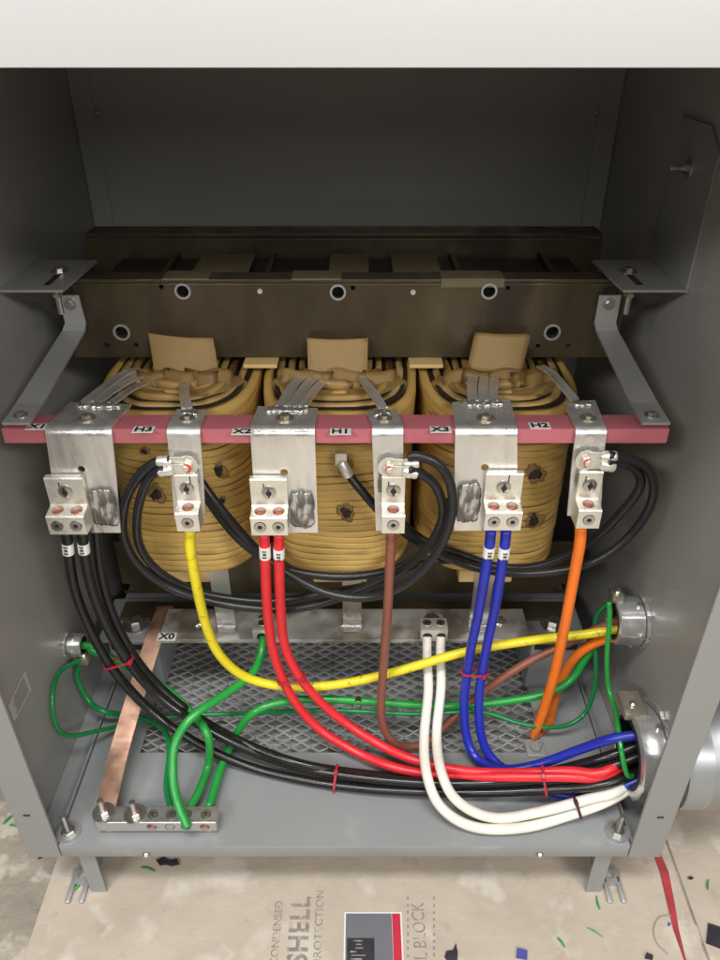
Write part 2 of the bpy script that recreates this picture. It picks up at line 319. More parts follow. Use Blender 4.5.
# tray with a vent opening
HX0, HX1, HY0, HY1 = -0.285, 0.272, 0.135, 0.36
b = BM(); T0, T1 = -0.003, 0.0
box(b, (-0.351, 0.0, T0), (0.351, HY0, T1)); tr = link('floor_pan', b, 'tray', ENC)
b = BM(); box(b, (-0.351, HY0, T0), (HX0, YBK, T1)); box(b, (HX1, HY0, T0), (0.351, YBK, T1)); box(b, (HX0, HY1, T0), (HX1, YBK, T1)); link('floor_pan', b, 'tray', ENC)
b = BM(); box(b, (-0.3505, -0.0012, -0.0215), (0.3505, 0.0008, -0.0005), 0.0006); link('front_lip', b, 'tray', ENC, 30)
for s in (-1, 1):
    b = BM(); box(b, (min(s * 0.3515, s * 0.3845), 0.004, -0.012), (max(s * 0.3515, s * 0.3845), YBK, -0.009)); 
    box(b, (min(s * 0.3525, s * 0.3545), 0.004, -0.009), (max(s * 0.3525, s * 0.3545), YBK - 0.01, 0.004)); link('side_channel', b, 'tray', ENC)
b = BM(); box(b, (-0.33, 0.06, -0.024), (0.33, 0.5, -0.021)); link('under_pan', b, 'pan', ENC)
# expanded metal
b = BM(); cw, chh = 0.0265, 0.0165; ny = int((HY1 - HY0) / chh) + 1; nx = int((HX1 - HX0) / cw)
def strand(p, q, w=0.0008, t=0.0010):
    p = Vector(p); q = Vector(q); d = (q - p).normalized(); n = Vector((-d.y, d.x, 0)) * w
    vs = [b.verts.new(c + o + Vector((0, 0, h))) for h in (0, t) for c, o in ((p, -n), (p, n), (q, n), (q, -n))]
    for f in ((3, 2, 1, 0), (4, 5, 6, 7), (0, 1, 5, 4), (1, 2, 6, 5), (2, 3, 7, 6), (3, 0, 4, 7)): b.faces.new([vs[i] for i in f])
for j in range(ny):
    for i in range(nx * 2 + 1):
        x0 = HX0 - 0.004 + i * cw / 2; up = (i + 0) % 2
        ya = HY0 - 0.004 + j * chh + (chh / 2 - 0.001 if up else 0); yb = HY0 - 0.004 + j * chh + (0 if up else chh / 2 - 0.001)
        strand((x0, ya, -0.0055), (x0 + cw / 2, yb, -0.0055))
        ya2 = HY0 - 0.004 + j * chh + (chh / 2 + 0.001 if up else chh); yb2 = HY0 - 0.004 + j * chh + (chh if up else chh / 2 + 0.001)
        strand((x0, ya2, -0.0055), (x0 + cw / 2, yb2, -0.0055))
link('vent_mesh', b, 'mesh', ENC)
# feet with slotted bolts
for px, s in ((92, -1), (600, 1)):
    q = P(px, 890, z=GZ + 0.004); x = q.x; y = q.y
    b = BM(); box(b, (x - 0.002, y, GZ + 0.003), (x + 0.002, y + 0.09, -0.024), 0.0008)
    box(b, (x - (0.001 if s < 0 else 0.02), y - 0.002, GZ + 0.003), (x + (0.02 if s < 0 else 0.001), y + 0.001, -0.024), 0.0008)
    ft = link('foot', b, 'tray', ENC)
    b = BM()
    u = x + (-0.018 if s < 0 else 0.018)
    for sg in (-1, 1): box(b, (u + sg * 0.009 - 0.0035, y - 0.018, GZ + 0.003), (u + sg * 0.009 + 0.0035, y + 0.018, GZ + 0.008), 0.002)
    ring(b, 0.0055, 0.0125, 0.005, (u, y + 0.018, GZ + 0.003), (0, 0, 1)); link('slotted_pad', b, 'zinc', ft, 40)
for px, py in ((147, 856), (540, 853)):
    q = P(px, py, Y=-0.001); b = BM(); lathe(b, [(0.0045, 0), (0.0045, 0.002), (0.003, 0.004)], Vector((q.x, -0.0015, -0.0155)), (0, -1, 0), 14); link('screw', b, 'screw', tr)
# sticker on left wall
qs = [P(px, py, X=-XW + 0.0006) for px, py in ((25, 671), (31, 690), (14, 722), (8, 706))]
b = BM(); vs = [b.verts.new(q) for q in qs]; f = b.faces.new(vs); r_ = bmesh.ops.extrude_face_region(b, geom=[f])
for v in r_['geom']:
    if isinstance(v, bmesh.types.BMVert): v.co.x += 0.0004
stk = link('sticker', b, 'windpaper', ENC); stk.data.materials[0] = mat('sticker_film', (0.48, 0.46, 0.42), 0.5)
b = BM()
for i in range(6):
    t = (i + 0.8) / 7
    a = qs[0].lerp(qs[1], t); d = qs[3].lerp(qs[2], t); a2 = a.lerp(d, 0.12); d2 = a.lerp(d, 0.88 - 0.2 * random.random())
    n = (qs[1] - qs[0]).normalized() * 0.0006; vs = [b.verts.new(q + Vector((0.0007, 0, 0))) for q in (a2 - n, a2 + n, d2 + n, d2 - n)]; b.faces.new(vs)
link('sticker_text', b, 'ink', stk)

def bolt(name, loc, d, r, parent=None, washer=True, stud=0.0, m='screw', label=None, cat=None, group=None, mark=False):
    if parent is None: t = thing(name, loc, label, cat, group)
    else: t = None
    d = Vector(d).normalized(); loc = Vector(loc); h = 0
    if washer:
        bb = BM(); ring(bb, r * 0.4, r * 1.75, r * 0.22, loc, d); h = r * 0.22
        if t: link('washer', bb, 'cast', t, 30)
    bn = BM() if (t or not washer) else bb
    hexhead(bn, r, r * 0.7, loc + d * h, d, random.random())
    if t:
        link('nut', bn, m, t, 30)
        if stud: bs = BM(); pr = []
        if stud:
            k = 0.0
            while k < stud: pr += [(r * 0.5, k), (r * 0.43, k + r * 0.1)]; k += r * 0.2
            lathe(bs, pr, loc, d, 16); link('stud', bs, m, t)
        return t
    if stud: lathe(bn, [(r * 0.5, 0), (r * 0.5, stud * 0.95), (r * 0.4, stud)], loc, d, 14)
    o = link(name, bn, m, parent, 30)
    if mark: bb = BM(); box(bb, loc + d * (h + r * 0.7) + Vector((-r * 0.5, -r * 0.3, -0.0002)), loc + d * (h + r * 0.7) + Vector((r * 0.6, r * 0.3, 0.0006)), 0.0002); link('torque_mark', bb, 'redpen', o)
    return o
for px, s, w in ((69, -1, 'left'), (617, 1, 'right')):
    q = P(px, 833, z=0.0)
    bolt('hold_down_bolt', q, (0, 0, 1), 0.0085, None, True, 0.036, label='bolt with nut and washer in the front %s corner of the grey tray' % w, cat='bolt', group='hold-down bolts in the tray corners')
# isolation rails under the core
for s, w in ((-1, 'left'), (1, 'right')):
    xa, xb = (-0.345, -0.275) if s < 0 else (0.268, 0.338)
    t = thing('support_rail', ((xa + xb) / 2, 0.4, 0), 'grey steel support rail under the %s end of the core' % w, 'rail', 'rails carrying the core')
    b = BM(); box(b, (xa, 0.25, 0.001), (xb, 0.60, 0.098), 0.002); link('channel', b, 'tray', t, 30)
    b = BM(); box(b, (xa + 0.004, 0.2488, 0.082), (xb - 0.004, 0.2505, 0.091)); link('slot', b, 'black', t)
    b = BM(); box(b, (xa - 0.012, 0.245, 0.0985), (xb + 0.006, 0.335, 0.1035), 0.001); fp = link('foot_plate', b, 'steelpaint', t)
    bolt('bolt', ((xa + xb) / 2, 0.278, 0.1036), (0, 0, 1), 0.011, fp, True)

# ------------------------------------------------------------------ core and clamps
CORE = thing('transformer_core', (0, 0.42, 0.1), 'dark laminated transformer core between olive brown steel clamps', 'core')
zc0, zc1 = 0.498, 0.592; yc = 0.340
b = BM(); box(b, (-0.338, yc, zc0), (0.338, yc + 0.005, zc1), 0.001); cl = link('upper_clamp', b, 'clamp', CORE)
b = BM(); box(b, (-0.338, yc + 0.0002, zc1 + 0.0003), (0.338, yc + 0.03, zc1 + 0.005), 0.001); link('clamp_flange', b, 'clamp', CORE)
holes = [(183, 291, .0075), (338, 292, .0075), (489, 291, .0075), (122, 332, .008), (552, 332, .008), (68, 293, .009), (610, 293, .009), (107, 345, .003), (136, 345, .003), (538, 346, .003), (568, 345, .003), (161, 287, .003), (353, 288, .003), (508, 288, .0025)]
cuts = []
for px, py, r in holes:
    q = P(px, py, Y=yc); q.y = yc + 0.002; cuts.append(cylcut(q, (0, 1, 0), r, 0.01, 20))
cutout(cl, cuts)
for px, py, r in holes[:5]:
    q = P(px, py, Y=yc); b = BM(); ring(b, r * 0.97, r * 1.3, 0.0022, Vector((q.x, yc - 0.0001, q.z)), (0, -1, 0)); link('grommet', b, 'zinc', cl, 40)
for px, py in ((260, 291), (413, 292)):
    q = P(px, py, Y=yc); b = BM(); lathe(b, [(0.0032, 0), (0.003, 0.002)], Vector((q.x, yc, q.z)), (0, -1, 0), 10); link('rivet', b, 'tin', cl)
for xa, xb in ((-.215, -.16), (-0.062, -0.003), (.115, .19)):
    b = BM(); box(b, (xa, yc - 0.0012, zc1 + 0.004), (xb, yc + 0.032, zc1 + 0.0062), 0.0004); link('paper_tape', b, 'tape', cl); 
    b = BM()
    if xa > 0: box(b, (xa, yc - 0.0015, zc1 - 0.004), (xb, yc - 0.0006, zc1 + 0.005)); link('paper_tape', b, 'tape', cl)
    else: b.free()
b = BM(); box(b, (-0.300, yc + 0.02, 0.52), (0.300, 0.475, 0.583)); box(b, (-0.30, yc + 0.02, 0.13), (0.30, 0.475, 0.20))
for x in (-0.203, -0.006, 0.19): box(b, (x - 0.03, yc + 0.025, 0.195), (x + 0.03, 0.47, 0.525))
link('laminations', b, 'core', CORE)
for x in (-0.23, -0.10, 0.02, 0.14, 0.26):
    b = BM(); box(b, (x, yc + 0.03, 0.5835), (x + 0.006, 0.49, 0.589)); link('tie_strap', b, 'clamp', CORE)
for xa, xb in ((-.19, -.12), (.06, .12), (-.02, .03)):
    b = BM(); box(b, (xa, yc + 0.035, 0.5895), (xb, 0.47, 0.591)); link('paper_pad', b, 'tape', CORE)
b = BM(); box(b, (-0.35, 0.485, 0.53), (0.345, 0.49, 0.607), 0.001); box(b, (-0.35, 0.4905, 0.6075), (0.345, 0.53, 0.6125), 0.001); rcl = link('rear_clamp', b, 'clamp', CORE)
b = BM(); box(b, (-0.335, 0.322, 0.125), (0.33, 0.327, 0.222), 0.001); lc = link('lower_clamp', b, 'clamp', CORE)
cuts = []
for px, py in ((127, 588), (560, 588)):
    q = P(px, py, Y=0.322); q.y = 0.324; cuts.append(cylcut(q, (0, 1, 0), 0.009, 0.01))
cutout(lc, cuts)
b = BM(); box(b, (-0.335, 0.285, 0.1045), (0.33, 0.3218, 0.1095), 0.001); link('clamp_flange', b, 'clamp', CORE)
for px in (262, 425):
    q = P(px, 362, Y=yc); b = BM(); box(b, (q.x - 0.021, yc - 0.02, zc0 - 0.006), (q.x + 0.021, yc + 0.01, zc0 - 0.001), 0.001); link('spacer', b, 'kraft', CORE)

# ------------------------------------------------------------------ coils
def plan(hw, hb, cy, n=72, ex=3.5):
    out = []
    for k in range(n):
        a = 2 * math.pi * k / n; c, s = math.cos(a), math.sin(a)
        out.append((math.copysign(abs(c) ** (2 / ex), c) * hw, cy + math.copysign(abs(s) ** (2 / ex), s) * hb))
    return out
CZ0, CZ1, CY = 0.252, 0.478, 0.385
def coil(cx, label, seed, flap, tabx):
    rnd = random.Random(seed); t = thing('transformer_coil', (cx, CY, CZ0), label, 'coil', 'three coils side by side on the core')
    b = BM(); n = 96; turns = 25; pitch = (CZ1 - CZ0) / turns; rings = []; hw, hb = 0.0955, 0.165
    for i in range(turns):
        pr = [(0.0, -0.0036), (0.03, -0.0010), (0.07, 0.0), (0.13, 0.0002), (0.5, 0.0003), (0.87, 0.0002), (0.93, 0.0), (0.97, -0.0010)]
        off = rnd.uniform(-0.0005, 0.0004); zo = rnd.uniform(-0.0006, 0.0006)
        for f, d in pr:
            z = CZ0 + (i + f) * pitch + zo; base = plan(hw + d + off, hb + d + off, CY, n); rr = []
            for k, (x, y) in enumerate(base):
                w = noise.noise(Vector((x * 13 + seed, y * 13, i * 0.22 + seed)))
                e = noise.noise(Vector((x * 30 + seed * 3, y * 30, i * 3.1))) * 0.0008
                ln = math.hypot(x, y - CY) or 1
                rr.append(b.verts.new((cx + x * (1 + e / ln), CY + (y - CY) * (1 + e / ln), z + w * 0.0040)))
            rings.append(rr)
    for ri, (a, c) in enumerate(zip(rings, rings[1:])):
        for k in range(n):
            f_ = b.faces.new((a[k], a[(k + 1) % n], c[(k + 1) % n], c[k])); f_.material_index = 1 if ri % 8 in (7, 0) else 0
    # rounded shoulders, top and bottom, closing to an annulus
    def close(last, z, sgn):
        prev = last
        for d, dz in ((-0.003, 0.003), (-0.008, 0.0035), (-0.011, -0.004)):
            pl = plan(hw + d, hb + d, CY, n); rr = [b.verts.new((cx + x, y, z + sgn * dz)) for x, y in pl]
            for k in range(n): b.faces.new((prev[k], prev[(k + 1) % n], rr[(k + 1) % n], rr[k]))
            prev = rr
        b.faces.new(prev)
    close(rings[-1], CZ1, 1); close(rings[0], CZ0, -1)
    wd = link('winding', b, 'winding', t, True); wd.data.materials.append(M['groove'])
    # inner layers: upright nested bands with gaps at the corners
    lay = [(0.0800, 0.147, 0.0085, 0.003), (0.0665, 0.131, 0.0085, 0.006), (0.053, 0.115, 0.008, 0.005), (0.0405, 0.100, 0.012, 0.009)]
    for li, (w_, h_, th, dz) in enumerate(lay):
        b = BM(); n2 = 84; rr = []
        for dd, z in ((0, CZ1 - 0.006), (0, CZ1 + dz), (-0.0015, CZ1 + dz + 0.0015), (-th + 0.0015, CZ1 + dz + 0.0015), (-th, CZ1 + dz), (-th, CZ1 - 0.006)):
            pl = plan(w_ + dd, h_ + dd, CY, n2, 3.2)
            rr.append([b.verts.new((cx + x * (1 + 0.02 * noise.noise(Vector((x * 40, y * 40, li + seed)))), y + 0.0012 * noise.noise(Vector((x * 50, y * 20, 9 + li))), z + 0.003 * noise.noise(Vector((x * 25, y * 25, li * 5 + seed))))) for x, y in pl])
        for q in range(len(rr)):
            a, c = rr[q], rr[(q + 1) % len(rr)]
            for k in range(n2): b.faces.new((a[k], a[(k + 1) % n2], c[(k + 1) % n2], c[k]))
        link('winding_layer', b, 'windtop' if li % 2 else 'windpaper', t, True)
    # dark plate standing in for shade in the layer gaps; spacer sticks between them
    b = BM(); pl = plan(0.083, 0.15, CY, 60); vs = [b.verts.new((cx + x, y, CZ1 + 0.0005)) for x, y in pl]; b.faces.new(vs)
    r_ = bmesh.ops.extrude_face_region(b, geom=list(b.faces))
    for v in r_['geom']:
        if isinstance(v, bmesh.types.BMVert): v.co.z += 0.002
    link('gap_shade', b, 'core', t)
    for x in (-0.047, 0.021, 0.043):
        b = BM(); yy = 0.252 + rnd.uniform(0, 0.03) + abs(x) * 0.45; box(b, (-0.004, -0.003, -0.012), (0.004, 0.003, 0.008 + rnd.uniform(0, 0.004)), 0.001, mtx=Matrix.Translation((cx + x, yy + 0.012, CZ1)) @ Matrix.Rotation(rnd.uniform(-0.5, 0.5), 4, 'Z') @ Matrix.Rotation(rnd.uniform(-0.3, 0.3), 4, 'Y')); link('duct_stick', b, 'windpaper', t)
    # crumpled paper tucked round the flap
    for k in range(5):
        b = BM(); na = 7; rows = []; x0 = cx + (-0.050, -0.028, 0.004, 0.030, 0.048)[k]; ph = rnd.uniform(0, 6)
        for j in range(5):
            rows.append([b.verts.new((x0 + (i / 6 - 0.5) * 0.040 + rnd.uniform(-0.001, 0.001), 0.290 + 0.004 * math.sin(i * 0.8 + ph) + j * 0.0025 + rnd.uniform(-0.001, 0.001), CZ1 + 0.001 + j * 0.0050 + 0.0013 * math.sin(i * 0.6 + ph))) for i in range(na)])
        for a, c in zip(rows, rows[1:]):
            for i in range(na - 1): b.faces.new((a[i], a[i + 1], c[i + 1], c[i]))
        bmesh.ops.solidify(b, geom=list(b.faces), thickness=0.0012); link('paper_wrap', b, 'windtop' if k % 2 else 'windpaper', t, True)
    # curved paper shoulders at the two front corners
    for s in (-1, 1):
        b = BM(); na = 10; rows = []
        for j in range(5):
            rr = []
            for i in range(na):
                a = R(200 + i * 7) if s < 0 else R(340 - i * 7)
                rad = 1.0 - j * 0.06
                x = math.cos(a) * 0.0955 * rad; y = 0.335 + math.sin(a) * 0.085 * rad
                rr.append(b.verts.new((cx + x, y, CZ1 - 0.004 + j * 0.0055 - 0.0006 * j * j + rnd.uniform(-0.001, 0.001))))
            rows.append(rr)
        for a, c in zip(rows, rows[1:]):
            for i in range(na - 1): b.faces.new((a[i], a[i + 1], c[i + 1], c[i]))
        bmesh.ops.solidify(b, geom=list(b.faces), thickness=0.0015); link('paper_collar', b, 'windpaper', t, True)
    # paper flap
    (ax, ay), (bx_, by_), (ccx, ccy), (dx, dy) = flap
    c4 = [P(ax, ay, Y=0.330), P(bx_, by_, Y=0.330), P(ccx, ccy, Y=0.310), P(dx, dy, Y=0.310)]
    b = BM(); G = 8; gv = []
    for j in range(G + 1):
        row = []
        for i in range(G + 1):
            p = c4[0].lerp(c4[1], i / G).lerp(c4[3].lerp(c4[2], i / G), j / G); p = p + Vector((0, -0.005 * math.sin(math.pi * i / G) + 0.002 * math.sin(3 * j / G), 0)); row.append(b.verts.new(p))
        gv.append(row)
    for j in range(G):
        for i in range(G): b.faces.new((gv[j][i], gv[j][i + 1], gv[j + 1][i + 1], gv[j + 1][i]))
    bmesh.ops.solidify(b, geom=list(b.faces), thickness=0.0009); link('paper_flap', b, 'kraft', t, True)
    # bottom insulation block and aluminium tab
    b = BM(); box(b, (cx - 0.038, 0.245, CZ0 - 0.040), (cx + 0.034, 0.30, CZ0 - 0.004), 0.002); link('bottom_block', b, 'kraft', t)
    if tabx is not None:
        q = P(tabx, 595, Y=0.244); path = [Vector((q.x, 0.242, CZ0 - 0.004)), Vector((q.x, 0.2415, CZ0 - 0.03)), Vector((q.x, 0.245, 0.16)), Vector((q.x, 0.25, 0.131)), Vector((q.x, 0.238, 0.1275))]
        b = BM(); vs = []
        for k, p in enumerate(catmull(path, 5)): vs.append([b.verts.new(p + Vector((dx_, 0, 0))) for dx_ in (-0.013, 0.013)])
        for a, c in zip(vs, vs[1:]): b.faces.new((a[0], a[1], c[1], c[0]))
        bmesh.ops.solidify(b, geom=list(b.faces), thickness=0.002); link('neutral_tab', b, 'alu', t, 30)
    return t
CX = (-0.203, -0.006, 0.190)
K1 = coil(CX[0], 'varnished amber coil behind the H3 tag, leftmost of the three', 1, ((148, 333), (213, 338), (219, 376), (154, 372)), 222)
K2 = coil(CX[1], 'varnished amber coil in the middle, behind the H1 tag', 2, ((307, 338), (368, 338), (367, 378), (308, 376)), 352)
K3 = coil(CX[2], 'varnished amber coil behind the H2 tag, rightmost of the three', 3, ((475, 332), (532, 333), (522, 372), (467, 370)), 482)
# tap openings: dark torn spots in the outer winding wrap
def tap(coilobj, px, py, r, seed):
    cx = ORG[coilobj.name].x; q = None
    for k in range(200):      # march the ray to the winding surface
        Y = 0.20 + k * 0.001; p = P(px, py, Y=Y)
        if abs((p.x - cx) / 0.0965) ** 3.5 + abs((p.y - CY) / 0.166) ** 3.5 <= 1: q = p; break
    if q is None: return
    n = Vector(((q.x - cx) / 0.0965 * 0.9, (q.y - CY) / 0.166, 0)).normalized()
    b = BM(); patch(b, q, n, r * 1.35, r * 1.6, 0.0012, seed + 5, 30); link('scorched_patch', b, 'stain', coilobj, True)
    b = BM(); patch(b, q, n, r * 0.8, r, 0.0024, seed, 34); link('tap_opening', b, 'tapdark', coilobj, True)
M['tapdark'] = mat('charred_tap', (0.035, 0.027, 0.018), 0.35, 0.2, var=0.6, vscale=120, bump=0.9, bscale=160, dark=(0.20, 0.16, 0.11), dthr=0.6, dscale=110)
for c_, px, py, r in ((K1, 145, 451, .004), (K1, 157, 494, .0085), (K1, 218, 470, .0085), (K1, 212, 425, .006), (K1, 222, 500, .004), (K2, 346, 512, .0085), (K2, 345, 465, .0075), (K3, 535, 474, .009), (K3, 533, 520, .009), (K3, 590, 455, .004)):
    tap(c_, px, py, r, int(px + py))

# ------------------------------------------------------------------ red terminal board and its straps
BF, BB, BZ0, BZ1 = 0.160, 0.193, 0.477, 0.494
BAR = thing('terminal_board', (-0.005, 0.175, BZ0), 'long dark pink insulating board that carries all six terminals', 'terminal board')
bl = P(5, 443, Y=BF).x; br = P(668, 437, Y=BF).x
b = BM(); box(b, (bl, BF, BZ0), (br, BB, BZ1), 0.0005); link('board', b, 'redbar', BAR)
def tag(s, px, py, parent, z=BZ1, size=0.0105):
    q = P(px, py, z=z); b = BM(); box(b, (q.x - 0.0115, q.y - 0.0072, z + 0.0003), (q.x + 0.0105, q.y + 0.0068, z + 0.0007)); l = link('name_tag', b, 'white', parent)
    text('letters', s, 0.0135, (q.x - 0.0005, q.y - 0.0002, z + 0.0009), (1, 0, 0), (0, 0, 1), 'ink', l, 0.0002, 1.15, 0.0004)
for s, px, py in (('X1', 38, 427), ('H3', 144, 430), ('X2', 243, 432), ('H1', 341, 432), ('X3', 441, 430), ('H2', 540, 426)): tag(s, px, py, BAR)
def strap(path, xs, name, m, parent, th=0.003):
    b = BM(); vs = []
    for (y, z), (xa, xb) in zip(path, xs): vs.append([b.verts.new((xa, y, z)), b.verts.new((xb, y, z))])
    for a, c in zip(vs, vs[1:]): b.faces.new((a[0], a[1], c[1], c[0]))
    bmesh.ops.recalc_face_normals(b, faces=b.faces); bmesh.ops.solidify(b, geom=list(b.faces), thickness=th); return link(name, b, m, parent)
for s in (-1, 1):
    if s < 0: xs = [(-.339, -.315), (-.338, -.313), (-.341, -.314), (-.356, -.327), (-.356, -.327)]
    else: xs = [(.303, .329), (.303, .329), (.305, .331), (.3145, .344), (.3145, .344)]
    st = strap([(0.3355, 0.580), (0.3355, 0.545), (0.328, 0.536), (0.200, 0.5015), (BF + 0.0005, 0.4985)], xs, 'strap', 'zinc', BAR)
    xm = sum(xs[0]) / 2; bolt('bolt', (xm, 0.3325, 0.570), (0, -1, 0), 0.0042, st); xm = sum(xs[-1]) / 2; bolt('bolt', (xm, 0.176, 0.5022), (0, 0, 1), 0.0045, st)
# wall brackets holding the clamp (slotted plate + wall leaf)
for s, w in ((1, 'right'), (-1, 'left')):
    t = thing('wall_bracket', (s * 0.36, 0.34, 0.60), 'folded grey wall bracket with slotted foot, on the %s wall above the board' % w, 'bracket', 'brackets bolting the core to the walls')
    b = BM(); pts = [(s * 0.312, 0.283), (s * 0.3845, 0.283), (s * 0.3845, 0.40), (s * 0.308, 0.40)]
    vs = [b.verts.new((x, y, 0.600)) for x, y in pts]; f = b.faces.new(vs); r_ = bmesh.ops.extrude_face_region(b, geom=[f])
    for v in r_['geom']:
        if isinstance(v, bmesh.types.BMVert): v.co.z += 0.003
    pl = link('slotted_foot', b, 'steelpaint', t)
    c = BM(); box(c, (s * 0.338 - 0.006, 0.30, 0.59), (s * 0.338 + 0.006, 0.352, 0.61)); cutout(pl, [c])
    bolt('bolt', (s * 0.338, 0.350, 0.6032), (0, 0, 1), 0.006, pl, True)
    b = BM(); lathe(b, [(0.0035, 0), (0.0035, 0.03)], (s * 0.326, 0.300, 0.5695), (0, 0, 1), 10); lathe(b, [(0.006, 0), (0.006, 0.004)], (s * 0.326, 0.300, 0.590), (0, 0, 1), 6); link('stud', b, 'screw', pl)
    if s < 0: continue
    b = BM(); xa, xb = s * 0.3845, s * 0.3815
    prof = [(0.283, 0.6035), (0.283, 0.742), (0.315, 0.765), (0.40, 0.765), (0.40, 0.6035)]
    va = [b.verts.new((xa, y, z)) for y, z in prof]; vb = [b.verts.new((xb, y, z)) for y, z in prof]
    b.faces.new(va); b.faces.new(vb)
    for i in range(5): j = (i + 1) % 5; b.faces.new((va[i], va[j], vb[j], vb[i]))
    lf = link('wall_leaf', b, 'steelpaint', t)
    q = P(688, 168, X=0.3812); bolt('bolt', (xb, q.y, q.z), (-s, 0, 0), 0.0065, lf, True, 0.02)

# ------------------------------------------------------------------ terminals
def lug(parent, c, w, n, ink=None, seed=0):   # c: middle of the mounting face bottom; body comes forward (-Y)
    x, y, z = c; hw = w / 2
    b = BM(); pf = [(-0.0002, 0), (-0.026, 0), (-0.026, 0.0225), (-0.0245, 0.0238), (-0.0095, 0.0262), (-0.0078, 0.028), (-0.0078, 0.060), (-0.0068, 0.0615), (-0.0002, 0.0615)]
    va = [b.verts.new((x - hw, y + a, z + c_)) for a, c_ in pf]; vb = [b.verts.new((x + hw, y + a, z + c_)) for a, c_ in pf]; b.faces.new(va); b.faces.new(vb)
    for i in range(len(pf)): j = (i + 1) % len(pf); b.faces.new((va[i], va[j], vb[j], vb[i]))
    # sloping shoulder between tab and block
    lg = link('lug', b, 'tin', parent, 40)
    cuts = []; step = w / n
    for k in range(n):
        px = x - hw + step * (k + 0.5)
        cuts.append(cylcut(Vector((px, y - 0.0155, z + 0.024)), (0, 0, 1), 0.0066, 0.008)); cuts.append(cylcut(Vector((px, y - 0.0262, z + 0.0115)), (0, 1, 0), 0.0068, 0.0025))
    cutout(lg, cuts)
    for p_ in lg.data.polygons: p_.use_smooth = False
    for k in range(n):
        px = x - hw + step * (k + 0.5)
        b = BM(); lathe(b, [(0.0058, 0), (0.0056, 0.0055), (0.003, 0.0068)], (px, y - 0.0155, z + 0.0163), (0, 0, 1), 14); link('wire_end', b, 'copperend', lg, 40)
        b = BM(); ring(b, 0.0026, 0.0060, 0.0035, (px, y - 0.0238, z + 0.0115), (0, -1, 0), 24); sc = link('set_screw', b, 'screw', lg, 40)
        b = BM(); lathe(b, [(0.0032, 0), (0.0032, 0.0012)], (px, y - 0.0238, z + 0.0115), (0, -1, 0), 6); link('hex_socket', b, 'black', sc)
    b = BM(); zz = z + 0.045; lathe(b, [(0.0075, 0), (0.0078, 0.001), (0.0072, 0.0022), (0.004, 0.003)], (x, y - 0.0079, zz), (0, -1, 0), 20); s_ = link('mounting_screw', b, 'screw', lg, 40)
    b = BM(); lathe(b, [(0.0035, 0.0), (0.0035, 0.0007)], (x, y - 0.0105, zz), (0, -1, 0), 6); box(b, (x - 0.0009, y - 0.0115, zz - 0.0055), (x + 0.0009, y - 0.0104, zz + 0.0055)); link('screw_recess', b, 'ink', s_)
    if ink: b = BM(); box(b, (x + ink[0], y - 0.0081, zz + ink[1]), (x + ink[0] + 0.0012, y - 0.0076, zz + ink[1] + 0.011), mtx=None); link('pen_mark', b, 'ink', lg)
    return lg
TF = 0.1545
